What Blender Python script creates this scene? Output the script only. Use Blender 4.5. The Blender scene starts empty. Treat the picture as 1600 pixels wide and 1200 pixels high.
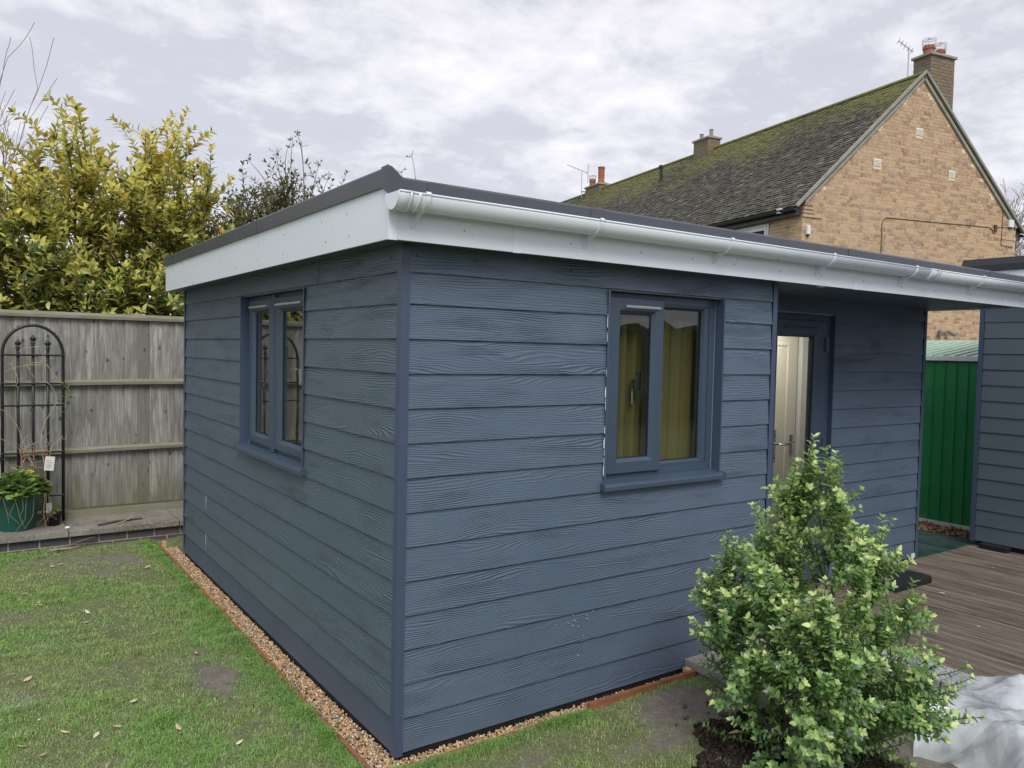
import bpy, bmesh, math, random
import numpy as np
from mathutils import Vector, Matrix, noise as mnoise

random.seed(7)
rng = np.random.default_rng(11)
scene = bpy.context.scene
col = scene.collection

# ------------------------------------------------------------------ camera
cam_data = bpy.data.cameras.new('camera')
cam = bpy.data.objects.new('camera', cam_data)
col.objects.link(cam)
_R = [[0.821977, -0.569098, 0.021928], [0.00592, 0.047039, 0.998876], [0.56949, 0.820923, -0.042034]]
cam.matrix_world = Matrix((
    (_R[0][0], _R[1][0], -_R[2][0], -1.5234),
    (_R[0][1], _R[1][1], -_R[2][1], -3.0222),
    (_R[0][2], _R[1][2], -_R[2][2], 1.7592),
    (0, 0, 0, 1)))
cam_data.sensor_width = 36
cam_data.lens = 1231.98 / 1600 * 36
cam_data.clip_start = 0.05
cam_data.clip_end = 2000
scene.camera = cam

# ------------------------------------------------------------------ world, sun, exposure
SUN_EL, SUN_AZ = math.radians(48), math.radians(205)     # azimuth clockwise from +Y
world = bpy.data.worlds.new('World')
scene.world = world
world.use_nodes = True
wt = world.node_tree
wt.nodes.clear()


def wn(t, **k):
    n = wt.nodes.new(t)
    for a, b in k.items():
        setattr(n, a, b)
    return n


sky = wn('ShaderNodeTexSky', sky_type='NISHITA', sun_disc=False)
sky.sun_elevation = SUN_EL
sky.sun_rotation = SUN_AZ
tc = wn('ShaderNodeTexCoord')
sep = wn('ShaderNodeSeparateXYZ')
wt.links.new(tc.outputs['Generated'], sep.inputs[0])
zz = wn('ShaderNodeMath', operation='MAXIMUM'); wt.links.new(sep.outputs[2], zz.inputs[0]); zz.inputs[1].default_value = 0.0
za = wn('ShaderNodeMath', operation='ADD'); wt.links.new(zz.outputs[0], za.inputs[0]); za.inputs[1].default_value = 0.22
dx = wn('ShaderNodeMath', operation='DIVIDE'); wt.links.new(sep.outputs[0], dx.inputs[0]); wt.links.new(za.outputs[0], dx.inputs[1])
dy = wn('ShaderNodeMath', operation='DIVIDE'); wt.links.new(sep.outputs[1], dy.inputs[0]); wt.links.new(za.outputs[0], dy.inputs[1])
cmb = wn('ShaderNodeCombineXYZ'); wt.links.new(dx.outputs[0], cmb.inputs[0]); wt.links.new(dy.outputs[0], cmb.inputs[1])


def wnoise(scale, detail, rough, dist, off):
    mp = wn('ShaderNodeMapping'); mp.inputs['Location'].default_value = off
    wt.links.new(cmb.outputs[0], mp.inputs[0])
    n = wn('ShaderNodeTexNoise'); n.inputs['Scale'].default_value = scale
    n.inputs['Detail'].default_value = detail; n.inputs['Roughness'].default_value = rough
    n.inputs['Distortion'].default_value = dist
    wt.links.new(mp.outputs[0], n.inputs['Vector'])
    return n


n1 = wnoise(1.5, 7, 0.58, 0.3, (5.3, 2.2, 0))
n2 = wnoise(5.2, 7, 0.62, 0.2, (9.3, 4.4, 2))
mixn = wn('ShaderNodeMix', data_type='FLOAT'); mixn.inputs[0].default_value = 0.50
wt.links.new(n1.outputs['Fac'], mixn.inputs[2]); wt.links.new(n2.outputs['Fac'], mixn.inputs[3])
cr = wn('ShaderNodeValToRGB')
els = cr.color_ramp.elements
els[0].position = 0.32; els[0].color = (4.15, 4.2, 4.65, 1)
els[1].position = 0.72; els[1].color = (7.6, 7.4, 7.25, 1)
e = els.new(0.46); e.color = (4.4, 4.45, 4.95, 1)
e = els.new(0.55); e.color = (5.75, 5.65, 6.0, 1)
wt.links.new(mixn.outputs[0], cr.inputs[0])
mx = wn('ShaderNodeMix', data_type='RGBA'); mx.inputs[0].default_value = 0.93
wt.links.new(sky.outputs[0], mx.inputs[6]); wt.links.new(cr.outputs[0], mx.inputs[7])
bg = wn('ShaderNodeBackground'); bg.inputs['Strength'].default_value = 0.1
wt.links.new(mx.outputs[2], bg.inputs['Color'])
wo = wn('ShaderNodeOutputWorld'); wt.links.new(bg.outputs[0], wo.inputs[0])

sl = bpy.data.lights.new('sun', 'SUN')
sl.energy = 1.5
sl.angle = math.radians(30)
sl.color = (1.0, 0.96, 0.9)
so = bpy.data.objects.new('sun', sl)
col.objects.link(so)
sdir = Vector((math.sin(SUN_AZ) * math.cos(SUN_EL), math.cos(SUN_AZ) * math.cos(SUN_EL), math.sin(SUN_EL)))
so.rotation_euler = sdir.to_track_quat('Z', 'Y').to_euler()
so.location = (0, 0, 20)

scene.view_settings.view_transform = 'Standard'
scene.view_settings.look = 'None'
scene.view_settings.gamma = 1
scene.view_settings.exposure = 0.68
scene.view_settings.use_curve_mapping = False
scene.cycles.use_denoising = True
scene.cycles.max_bounces = 8
scene.cycles.transparent_max_bounces = 16

# ------------------------------------------------------------------ materials
class NT:
    """tiny node-tree helper"""
    def __init__(s, name):
        s.m = bpy.data.materials.new(name)
        s.m.use_nodes = True
        s.t = s.m.node_tree
        s.t.nodes.clear()
        s.out = s.n('ShaderNodeOutputMaterial')
        s.b = s.n('ShaderNodeBsdfPrincipled')
        s.l(s.b.outputs[0], s.out.inputs[0])

    def n(s, typ, **k):
        x = s.t.nodes.new(typ)
        for a, b in k.items():
            setattr(x, a, b)
        return x

    def l(s, a, b):
        s.t.links.new(a, b)

    def set(s, node, key, val):
        if hasattr(val, 'is_linked') or hasattr(val, 'links'):
            s.l(val, node.inputs[key])
        else:
            node.inputs[key].default_value = val

    def math(s, op, a, b=0.0, c=None, clamp=False):
        x = s.n('ShaderNodeMath', operation=op, use_clamp=clamp)
        s.set(x, 0, a); s.set(x, 1, b)
        if c is not None:
            s.set(x, 2, c)
        return x.outputs[0]

    def coord(s, kind='Object', scale=(1, 1, 1), rand=0.0, off=(0, 0, 0)):
        t = s.n('ShaderNodeTexCoord')
        o = t.outputs[kind]
        if rand:
            oi = s.n('ShaderNodeObjectInfo')
            mul = s.n('ShaderNodeVectorMath', operation='SCALE')
            mul.inputs[0].default_value = (rand, rand * 0.37, rand * 0.71)
            s.l(oi.outputs['Random'], mul.inputs['Scale'])
            ad = s.n('ShaderNodeVectorMath', operation='ADD')
            s.l(o, ad.inputs[0]); s.l(mul.outputs[0], ad.inputs[1])
            o = ad.outputs[0]
        mp = s.n('ShaderNodeMapping')
        mp.inputs['Scale'].default_value = scale
        mp.inputs['Location'].default_value = off
        s.l(o, mp.inputs[0])
        return mp.outputs[0]

    def noise(s, vec, scale=5, detail=4, rough=0.5, dist=0.0):
        x = s.n('ShaderNodeTexNoise')
        s.l(vec, x.inputs['Vector'])
        x.inputs['Scale'].default_value = scale
        x.inputs['Detail'].default_value = detail
        x.inputs['Roughness'].default_value = rough
        x.inputs['Distortion'].default_value = dist
        return x.outputs['Fac']

    def ramp(s, fac, stops, interp='LINEAR'):
        x = s.n('ShaderNodeValToRGB')
        x.color_ramp.interpolation = interp
        el = x.color_ramp.elements
        while len(el) < len(stops):
            el.new(0.5)
        for e_, (p_, c_) in zip(el, stops):
            e_.position = p_
            e_.color = (*c_, 1) if len(c_) == 3 else c_
        s.set(x, 0, fac)
        return x.outputs[0]

    def mix(s, fac, a, b, blend='MIX'):
        x = s.n('ShaderNodeMix', data_type='RGBA', blend_type=blend)
        s.set(x, 0, fac)
        for k, v in ((6, a), (7, b)):
            if isinstance(v, (tuple, list)):
                v = (*v, 1) if len(v) == 3 else v
            s.set(x, k, v)
        return x.outputs[2]

    def bump(s, h, dist=0.002, strength=1.0):
        x = s.n('ShaderNodeBump')
        x.inputs['Distance'].default_value = dist
        x.inputs['Strength'].default_value = strength
        s.l(h, x.inputs['Height'])
        s.l(x.outputs[0], s.b.inputs['Normal'])
        return x

    def col_in(s, c):
        if isinstance(c, tuple):
            c = (*c, 1) if len(c) == 3 else c
        s.set(s.b, 'Base Color', c)

    def rough(s, r):
        s.set(s.b, 'Roughness', r)


def attr_color(nt, name='Col'):
    a = nt.n('ShaderNodeAttribute')
    a.attribute_name = name
    return a.outputs['Color']


def simple(name, c, r=0.5, var=0.12, scale=6, bump=0.0, bscale=60, metal=0.0, kind='Object', rand=5.0, spec=None):
    nt = NT(name)
    v = nt.coord(kind, rand=rand)
    n = nt.noise(v, scale, 5, 0.6)
    k = nt.math('MULTIPLY_ADD', n, var * 2, 1 - var)
    vm = nt.n('ShaderNodeVectorMath', operation='SCALE')
    vm.inputs[0].default_value = c
    nt.l(k, vm.inputs['Scale'])
    nt.l(vm.outputs[0], nt.b.inputs['Base Color'])
    n2_ = nt.noise(v, scale * 3.1, 4, 0.6)
    nt.l(nt.math('MULTIPLY_ADD', n2_, 0.2, r - 0.1, clamp=True), nt.b.inputs['Roughness'])
    nt.b.inputs['Metallic'].default_value = metal
    if spec is not None:
        nt.b.inputs['Specular IOR Level'].default_value = spec
    if bump:
        nt.bump(nt.noise(v, bscale, 4, 0.6), bump)
    return nt.m


M = {}


def cladding(name, c, c2, depth, seed=0.0):
    """fibre-cement board embossed with a cedar grain; x runs along the board, z up it"""
    nt = NT(name)
    v = nt.coord('Object', rand=61.0, off=(seed, seed * .3, 0))
    mp = nt.n('ShaderNodeMapping'); mp.inputs['Scale'].default_value = (0.95, 1.0, 6.8)
    nt.l(v, mp.inputs[0])
    big = nt.noise(mp.outputs[0], 1.0, 2.0, 0.45, 0.35)
    mp2 = nt.n('ShaderNodeMapping'); mp2.inputs['Scale'].default_value = (5.0, 1.0, 15.0)
    nt.l(v, mp2.inputs[0])
    small = nt.noise(mp2.outputs[0], 1.0, 2.0, 0.5, 0.2)
    sx = nt.n('ShaderNodeSeparateXYZ'); nt.l(v, sx.inputs[0])
    f = nt.math('MULTIPLY', sx.outputs[2], 104.0)
    f = nt.math('ADD', f, nt.math('MULTIPLY', big, 15.0))
    f = nt.math('ADD', f, nt.math('MULTIPLY', small, 1.5))
    sn = nt.math('SINE', nt.math('MULTIPLY', f, 6.2832))
    ridge = nt.math('POWER', nt.math('MULTIPLY_ADD', sn, 0.5, 0.5), 2.2)
    mp3 = nt.n('ShaderNodeMapping'); mp3.inputs['Scale'].default_value = (2.3, 1.0, 11.0)
    nt.l(v, mp3.inputs[0])
    amp = nt.ramp(nt.noise(mp3.outputs[0], 1.0, 3, 0.6), [(0.40, (0.13,) * 3), (0.56, (0.45,) * 3), (0.70, (1, 1, 1))])
    h = nt.math('MULTIPLY', ridge, amp)
    mp4 = nt.n('ShaderNodeMapping'); mp4.inputs['Scale'].default_value = (60.0, 1.0, 300.0)
    nt.l(v, mp4.inputs[0])
    fine = nt.noise(mp4.outputs[0], 1.0, 2, 0.6)
    h = nt.math('ADD', h, nt.math('MULTIPLY', fine, 0.16))
    nt.bump(h, depth, 1.0)
    wear = nt.noise(nt.coord('Object', rand=23.0), 2.4, 6, 0.62)
    colr = nt.mix(nt.ramp(wear, [(0.35, (0, 0, 0)), (0.7, (1, 1, 1))]), c, c2)
    spk = nt.noise(nt.coord('Object', rand=9.0), 26.0, 3, 0.7)
    colr = nt.mix(nt.ramp(spk, [(0.76, (0, 0, 0)), (0.83, (.25, .25, .25))]), colr, (0.35, 0.38, 0.42))
    nt.col_in(colr)
    nt.rough(nt.math('MULTIPLY_ADD', wear, 0.18, 0.30))
    return nt.m


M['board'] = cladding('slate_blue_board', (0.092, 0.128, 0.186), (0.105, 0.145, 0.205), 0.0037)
M['board_shaded'] = cladding('slate_blue_board_shaded', (0.080, 0.117, 0.160), (0.092, 0.133, 0.178), 0.0037, 17.0)  # same cladding, its colour darkened for the less lit left wall
M['board_grey'] = cladding('slate_grey_board', (0.090, 0.122, 0.152), (0.105, 0.14, 0.168), 0.0012)
M['skirt'] = simple('smooth_slate_board', (0.066, 0.096, 0.142), 0.5, 0.18, 3, 0.0004, 120)
M['trim'] = simple('slate_powder_trim', (0.060, 0.086, 0.146), 0.38, 0.1, 4)
M['frame'] = simple('anthracite_frame', (0.052, 0.080, 0.122), 0.34, 0.08, 5)
M['upvc'] = simple('white_upvc', (0.77, 0.835, 0.92), 0.3, 0.012, 3)
M['plastic_white'] = simple('white_plastic', (0.72, 0.74, 0.74), 0.3, 0.03, 3)
M['seal'] = simple('white_sealant', (0.75, 0.76, 0.76), 0.5, 0.1, 30)
M['rooftrim'] = simple('dark_grey_roof_trim', (0.072, 0.078, 0.095), 0.42, 0.14, 5)
M['rubber'] = simple('black_rubber', (0.012, 0.014, 0.017), 0.55, 0.2, 9, 0.0006, 200)
M['dark'] = simple('dark_void', (0.02, 0.022, 0.026), 0.8, 0.1, 5)
M['chrome'] = simple('brushed_steel', (0.62, 0.62, 0.62), 0.25, 0.05, 20, metal=1.0)
M['silver'] = simple('pale_metal', (0.5, 0.52, 0.54), 0.35, 0.05, 20, metal=0.6)
M['black_iron'] = simple('black_painted_iron', (0.013, 0.015, 0.019), 0.4, 0.2, 30, 0.0004, 200)
M['cream'] = simple('cream_painted_door', (0.72, 0.69, 0.64), 0.45, 0.03, 2)
M['plaster'] = simple('off_white_plaster', (0.62, 0.60, 0.56), 0.8, 0.04, 2)
M['screw'] = simple('screw_head', (0.35, 0.37, 0.40), 0.35, 0.2, 30, metal=0.7)
M['jointgrey'] = simple('pale_board_core', (0.34, 0.36, 0.38), 0.7, 0.3, 60)
M['paper'] = simple('white_card_label', (0.75, 0.75, 0.73), 0.6, 0.03, 5)
M['ink'] = simple('grey_print', (0.16, 0.17, 0.2), 0.7, 0.05, 5)
M['cane'] = simple('brown_cane', (0.23, 0.12, 0.075), 0.6, 0.3, 30, 0.001, 60)
M['twig'] = simple('grey_brown_twig', (0.16, 0.12, 0.09), 0.75, 0.3, 30, 0.0008, 90)
M['paletwig'] = simple('pale_dry_stem', (0.42, 0.34, 0.24), 0.7, 0.2, 30)
M['frosttwig'] = simple('pale_grey_bark', (0.34, 0.31, 0.31), 0.8, 0.35, 12)
M['bark'] = simple('dark_stem_bark', (0.085, 0.068, 0.05), 0.8, 0.3, 30, 0.001, 80)
M['greenpot'] = simple('green_plastic_pot', (0.012, 0.115, 0.085), 0.38, 0.12, 5)
M['curtain'] = simple('olive_curtain', (0.185, 0.145, 0.052), 0.9, 0.15, 4, 0.0008, 120)
M['carpet'] = simple('brown_floor', (0.12, 0.075, 0.045), 0.7, 0.2, 4)
M['terracotta'] = simple('terracotta', (0.34, 0.12, 0.07), 0.75, 0.25, 10, 0.003, 30)
M['white_paint'] = simple('white_painted_metal', (0.7, 0.71, 0.72), 0.4, 0.1, 8)
M['guttering'] = simple('black_gutter', (0.02, 0.023, 0.03), 0.35, 0.15, 3)


def glass_mat(name, tint, ior=0.05, r=0.0):
    nt = NT(name)
    nt.t.nodes.remove(nt.b)
    tr = nt.n('ShaderNodeBsdfTransparent'); tr.inputs[0].default_value = (*tint, 1)
    gl = nt.n('ShaderNodeBsdfGlossy'); gl.inputs['Roughness'].default_value = r
    gl.inputs['Color'].default_value = (1, 1, 1, 1)
    lw = nt.n('ShaderNodeLayerWeight'); lw.inputs['Blend'].default_value = 0.5
    frv = nt.math('MULTIPLY_ADD', nt.math('POWER', lw.outputs['Facing'], 4.6), 1.0 - ior, ior)
    v = nt.coord('Object')
    bp = nt.n('ShaderNodeBump'); bp.inputs['Distance'].default_value = 0.0006
    nt.l(nt.noise(v, 2.5, 1, 0.4), bp.inputs['Height'])
    nt.l(bp.outputs[0], gl.inputs['Normal'])
    ms = nt.n('ShaderNodeMixShader')
    nt.l(frv, ms.inputs[0]); nt.l(tr.outputs[0], ms.inputs[1]); nt.l(gl.outputs[0], ms.inputs[2])
    nt.l(ms.outputs[0], nt.out.inputs[0])
    return nt.m


M['glass'] = glass_mat('window_glass', (0.86, 0.90, 0.89), 0.05)


def fence_mat():
    nt = NT('weathered_featheredge')
    v = nt.coord('Object', rand=31.0)
    mp = nt.n('ShaderNodeMapping'); mp.inputs['Scale'].default_value = (1, 1, 0.05)
    nt.l(v, mp.inputs[0])
    g = nt.noise(mp.outputs[0], 60, 6, 0.75, 0.8)
    mp2 = nt.n('ShaderNodeMapping'); mp2.inputs['Scale'].default_value = (1, 1, 0.22)
    nt.l(v, mp2.inputs[0])
    g2 = nt.noise(mp2.outputs[0], 9, 4, 0.6, 0.8)
    oi = nt.n('ShaderNodeObjectInfo')
    basec = nt.ramp(oi.outputs['Random'], [(0.0, (0.38, 0.37, 0.35)), (0.3, (0.50, 0.50, 0.48)), (0.55, (0.36, 0.35, 0.325)),
                                           (0.85, (0.54, 0.54, 0.52)), (1.0, (0.24, 0.21, 0.18))])
    c = nt.mix(nt.ramp(g, [(0.36, (.12, .12, .12)), (0.6, (1, 1, 1))]), (0.15, 0.14, 0.12), basec)
    c = nt.mix(nt.ramp(g2, [(0.46, (0, 0, 0)), (0.66, (.85, .85, .85))]), c, (0.19, 0.175, 0.155))
    # knots
    mpk = nt.n('ShaderNodeMapping'); mpk.inputs['Scale'].default_value = (9, 1, 6.5)
    nt.l(v, mpk.inputs[0])
    vo = nt.n('ShaderNodeTexVoronoi'); vo.inputs['Scale'].default_value = 1.0
    nt.l(mpk.outputs[0], vo.inputs['Vector'])
    kn = nt.ramp(vo.outputs['Distance'], [(0.07, (1, 1, 1)), (0.16, (0, 0, 0))])
    c = nt.mix(nt.math('MULTIPLY', kn, 0.75), c, (0.035, 0.027, 0.02))
    # algae near the foot
    geo = nt.n('ShaderNodeNewGeometry')
    sx = nt.n('ShaderNodeSeparateXYZ'); nt.l(geo.outputs['Position'], sx.inputs[0])
    al = nt.math('MULTIPLY', nt.ramp(nt.math('MULTIPLY_ADD', nt.noise(mp2.outputs[0], 7, 4, 0.6), 0.5, nt.math('MULTIPLY', sx.outputs[2], 1.0)),
                                     [(0.45, (1, 1, 1)), (0.85, (0, 0, 0))]), 0.6)
    c = nt.mix(al, c, (0.115, 0.125, 0.05))
    nt.col_in(c)
    nt.rough(0.85)
    nt.bump(g, 0.0015)
    return nt.m


M['fence'] = fence_mat()


def rail_mat():
    nt = NT('weathered_rail')
    v = nt.coord('Object', rand=11.0)
    mp = nt.n('ShaderNodeMapping'); mp.inputs['Scale'].default_value = (0.05, 1, 1)
    nt.l(v, mp.inputs[0])
    g = nt.noise(mp.outputs[0], 70, 5, 0.6, 0.5)
    s_ = nt.noise(v, 3.5, 5, 0.65)
    c = nt.mix(nt.ramp(g, [(0.3, (0, 0, 0)), (0.7, (1, 1, 1))]), (0.17, 0.16, 0.125), (0.32, 0.31, 0.26))
    c = nt.mix(nt.ramp(s_, [(0.42, (0, 0, 0)), (0.7, (.8, .8, .8))]), c, (0.19, 0.205, 0.10))
    nt.col_in(c); nt.rough(0.85); nt.bump(g, 0.0015)
    return nt.m


M['rail'] = rail_mat()


def stone_mat(name, c1, c2, c3, sc=3.0, b=0.002, wet=None):
    nt = NT(name)
    v = nt.coord('Object', rand=13.0)
    a = nt.noise(v, sc, 7, 0.65, 0.4)
    d = nt.noise(v, sc * 14, 5, 0.7)
    c = nt.mix(nt.ramp(a, [(0.35, (0, 0, 0)), (0.62, (1, 1, 1))]), c1, c2)
    c = nt.mix(nt.ramp(d, [(0.45, (0, 0, 0)), (0.8, (.8, .8, .8))]), c, c3)
    nt.col_in(c)
    if wet is not None:
        nt.l(nt.ramp(a, [(0.4, (wet,) * 3), (0.6, (0.8,) * 3)]), nt.b.inputs['Roughness'])
    else:
        nt.rough(0.8)
    nt.bump(d, b)
    return nt.m


M['paving'] = stone_mat('riven_paving', (0.40, 0.39, 0.37), (0.25, 0.235, 0.20), (0.17, 0.16, 0.14), 2.2, 0.002, 0.35)
M['coping'] = stone_mat('stained_coping', (0.27, 0.255, 0.225), (0.15, 0.135, 0.105), (0.42, 0.41, 0.38), 2.6, 0.002, 0.5)
M['mats'] = stone_mat('dark_green_slab', (0.018, 0.045, 0.043), (0.024, 0.055, 0.05), (0.03, 0.05, 0.05), 4, 0.0008, 0.3)
M['paver'] = stone_mat('grey_paver', (0.40, 0.41, 0.45), (0.27, 0.28, 0.32), (0.20, 0.21, 0.24), 9, 0.002)
M['engbrick'] = stone_mat('blue_engineering_brick', (0.060, 0.078, 0.11), (0.105, 0.075, 0.080), (0.04, 0.045, 0.058), 1.2, 0.001)
M['mortar'] = stone_mat('mortar', (0.42, 0.37, 0.28), (0.34, 0.30, 0.22), (0.28, 0.24, 0.18), 8, 0.002)
M['concrete'] = stone_mat('grey_concrete', (0.25, 0.25, 0.22), (0.34, 0.33, 0.29), (0.17, 0.18, 0.13), 4, 0.002)
M['soilwall'] = stone_mat('earth', (0.05, 0.042, 0.035), (0.075, 0.062, 0.05), (0.03, 0.026, 0.022), 9, 0.006)


M['jointmoss'] = stone_mat('mossy_joint', (0.10, 0.095, 0.045), (0.07, 0.06, 0.04), (0.13, 0.14, 0.05), 12, 0.003)


def deck_mat():
    nt = NT('wet_decking')
    v = nt.coord('Object', rand=19.0)
    mp = nt.n('ShaderNodeMapping'); mp.inputs['Scale'].default_value = (1, 0.04, 1)
    nt.l(v, mp.inputs[0])
    g = nt.noise(mp.outputs[0], 90, 5, 0.6, 0.4)
    st = nt.noise(nt.coord('Object', rand=3.0, scale=(1, .3, 1)), 4, 6, 0.7, 0.5)
    oi = nt.n('ShaderNodeObjectInfo')
    base = nt.ramp(oi.outputs['Random'], [(0, (0.15, 0.125, 0.105)), (.5, (0.24, 0.205, 0.175)), (1, (0.19, 0.165, 0.145))])
    c = nt.mix(nt.ramp(g, [(0.35, (0, 0, 0)), (0.7, (1, 1, 1))]), (0.085, 0.06, 0.045), base)
    c = nt.mix(nt.ramp(st, [(0.42, (0, 0, 0)), (0.68, (.85, .85, .85))]), c, (0.24, 0.20, 0.165))
    mp5 = nt.n('ShaderNodeMapping'); mp5.inputs['Scale'].default_value = (1, 0.012, 1)
    nt.l(v, mp5.inputs[0])
    stripe = nt.noise(mp5.outputs[0], 55, 3, 0.8)
    c = nt.mix(nt.ramp(stripe, [(0.50, (0,) * 3), (0.66, (.7,) * 3)]), c, (0.42, 0.36, 0.30))
    c = nt.mix(nt.ramp(stripe, [(0.30, (.75,) * 3), (0.44, (0,) * 3)]), c, (0.055, 0.042, 0.035))
    nt.col_in(c)
    nt.l(nt.ramp(st, [(0.35, (0.32,) * 3), (0.6, (0.62,) * 3)]), nt.b.inputs['Roughness'])
    nt.bump(g, 0.0012)
    return nt.m


M['deck'] = deck_mat()


def edging_mat():
    nt = NT('red_brown_timber')
    v = nt.coord('Object', rand=5.0)
    g = nt.noise(v, 14, 6, 0.65, 0.4)
    c = nt.mix(nt.ramp(g, [(0.35, (0, 0, 0)), (0.65, (1, 1, 1))]), (0.20, 0.075, 0.04), (0.30, 0.125, 0.065))
    nt.col_in(c); nt.rough(0.65); nt.bump(g, 0.001)
    return nt.m


M['edging'] = edging_mat()
M['peg'] = simple('fresh_cut_timber', (0.55, 0.36, 0.20), 0.6, 0.15, 20)


def brick_mat(name, use_attr):
    nt = NT(name)
    v = nt.coord('Object', rand=0.0)
    if use_attr:
        fac = nt.n('ShaderNodeAttribute'); fac.attribute_name = 'Col'; fo = fac.outputs['Fac']
    else:
        fac = nt.n('ShaderNodeObjectInfo'); fo = fac.outputs['Random']
    base = nt.ramp(fo, [(0.0, (0.24, 0.145, 0.105)), (0.22, (0.35, 0.215, 0.14)), (0.5, (0.46, 0.305, 0.19)),
                        (0.94, (0.53, 0.37, 0.235)), (0.985, (0.28, 0.215, 0.20))])
    geo = nt.n('ShaderNodeNewGeometry')
    mp = nt.n('ShaderNodeMapping'); nt.l(geo.outputs['Position'], mp.inputs[0])
    s_ = nt.noise(mp.outputs[0], 14, 4, 0.6)
    c = nt.mix(nt.ramp(s_, [(0.42, (.0,) * 3), (0.62, (.6,) * 3)]), base, (0.58, 0.43, 0.28))
    w = nt.noise(mp.outputs[0], 0.5, 4, 0.6)
    c = nt.mix(nt.ramp(w, [(0.4, (0,) * 3), (0.75, (.35,) * 3)]), c, (0.42, 0.34, 0.25))
    nt.col_in(c); nt.rough(0.85)
    nt.bump(nt.noise(mp.outputs[0], 60, 3, 0.6), 0.003)
    return nt.m


M['brick_a'] = brick_mat('tan_brick_mass', True)
M['brick_o'] = brick_mat('tan_brick', False)
M['lightmortar'] = simple('pale_mortar', (0.80, 0.66, 0.47), 0.9, 0.12, 2.0, 0.003, 40)


def old_brick_mat():
    nt = NT('lichen_brick')
    a = nt.n('ShaderNodeAttribute'); a.attribute_name = 'Col'
    geo = nt.n('ShaderNodeNewGeometry')
    mp = nt.n('ShaderNodeMapping'); nt.l(geo.outputs['Position'], mp.inputs[0])
    base = nt.ramp(a.outputs['Fac'], [(0, (0.17, 0.12, 0.09)), (.5, (0.23, 0.18, 0.135)), (1, (0.15, 0.13, 0.12))])
    l1 = nt.noise(mp.outputs[0], 2.2, 5, 0.65)
    c = nt.mix(nt.ramp(l1, [(0.5, (0,) * 3), (0.62, (.7,) * 3)]), base, (0.27, 0.16, 0.055))
    l2 = nt.noise(mp.outputs[0], 3.1, 5, 0.7, 0.3)
    c = nt.mix(nt.ramp(l2, [(0.48, (0,) * 3), (0.66, (.7,) * 3)]), c, (0.19, 0.20, 0.15))
    nt.col_in(c); nt.rough(0.9)
    return nt.m


M['oldbrick'] = old_brick_mat()


def tile_mat(name, use_attr):
    nt = NT(name)
    if use_attr:
        fac = nt.n('ShaderNodeAttribute'); fac.attribute_name = 'Col'; fo = fac.outputs['Fac']
    else:
        fac = nt.n('ShaderNodeObjectInfo'); fo = fac.outputs['Random']
    geo = nt.n('ShaderNodeNewGeometry')
    mp = nt.n('ShaderNodeMapping'); nt.l(geo.outputs['Position'], mp.inputs[0])
    sx = nt.n('ShaderNodeSeparateXYZ'); nt.l(geo.outputs['Position'], sx.inputs[0])
    base = nt.ramp(fo, [(0, (0.040, 0.038, 0.036)), (.5, (0.065, 0.060, 0.055)), (.93, (0.085, 0.08, 0.07)), (1, (0.2, 0.2, 0.17))])
    m1 = nt.noise(mp.outputs[0], 0.55, 5, 0.65)
    m2 = nt.noise(mp.outputs[0], 7.5, 5, 0.75)
    hgt = nt.math('MULTIPLY_ADD', sx.outputs[2], 0.155, -0.86)
    f = nt.math('ADD', nt.math('MULTIPLY', m1, 0.75), nt.math('ADD', nt.math('MULTIPLY', m2, 0.5), hgt))
    moss = nt.ramp(f, [(0.80, (0,) * 3), (1.14, (.9,) * 3)])
    speck = nt.ramp(m2, [(0.52, (0,) * 3), (0.60, (.75,) * 3)])
    mossc = nt.ramp(nt.noise(mp.outputs[0], 9, 4, 0.6), [(0.3, (0.095, 0.105, 0.035)), (0.7, (0.23, 0.225, 0.07))])
    c = nt.mix(speck, base, (0.17, 0.175, 0.085))
    c = nt.mix(moss, c, mossc)
    nt.col_in(c); nt.rough(0.8)
    nt.bump(m2, 0.01)
    return nt.m


M['tile_a'] = tile_mat('mossy_tile_mass', True)
M['tile_o'] = tile_mat('mossy_tile', False)


def vcol_mat(name, r=0.6, trans=0.0, spec=0.5, nvar=0.0, nscale=30, bump=0.0):
    nt = NT(name)
    c = attr_color(nt)
    if nvar:
        v = nt.coord('Object')
        n = nt.noise(v, nscale, 3, 0.6)
        c = nt.mix(nt.ramp(n, [(0.3, (0,) * 3), (0.75, (nvar,) * 3)]), c, (0.02, 0.02, 0.015))
        if bump:
            nt.bump(n, bump)
    nt.col_in(c)
    nt.rough(r)
    nt.b.inputs['Specular IOR Level'].default_value = spec
    if trans:
        tl = nt.n('ShaderNodeBsdfTranslucent'); nt.l(c, tl.inputs[0])
        ms = nt.n('ShaderNodeMixShader'); ms.inputs[0].default_value = trans
        nt.l(nt.b.outputs[0], ms.inputs[1]); nt.l(tl.outputs[0], ms.inputs[2])
        nt.l(ms.outputs[0], nt.out.inputs[0])
    return nt.m


M['leaf'] = vcol_mat('glossy_leaf', 0.36, 0.38, 0.5)
M['leaf_matt'] = vcol_mat('matt_leaf', 0.55, 0.30, 0.4)
M['grass'] = vcol_mat('grass_blade', 0.5, 0.25, 0.3)
M['pebble'] = vcol_mat('pebble', 0.55, 0, 0.4, 0.4, 140)
M['chip'] = vcol_mat('bark_chip', 0.8, 0, 0.3, 0.4, 90)
M['debris'] = vcol_mat('dry_debris', 0.8, 0, 0.3)

# ------------------------------------------------------------------ builders
ORG = {}


def org(o):
    return ORG.get(o.name, Vector((0, 0, 0))) if o else Vector((0, 0, 0))


def tag(o, label=None, cat=None, group=None, kind=None):
    if label: o['label'] = label
    if cat: o['category'] = cat
    if group: o['group'] = group
    if kind: o['kind'] = kind
    return o


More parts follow.
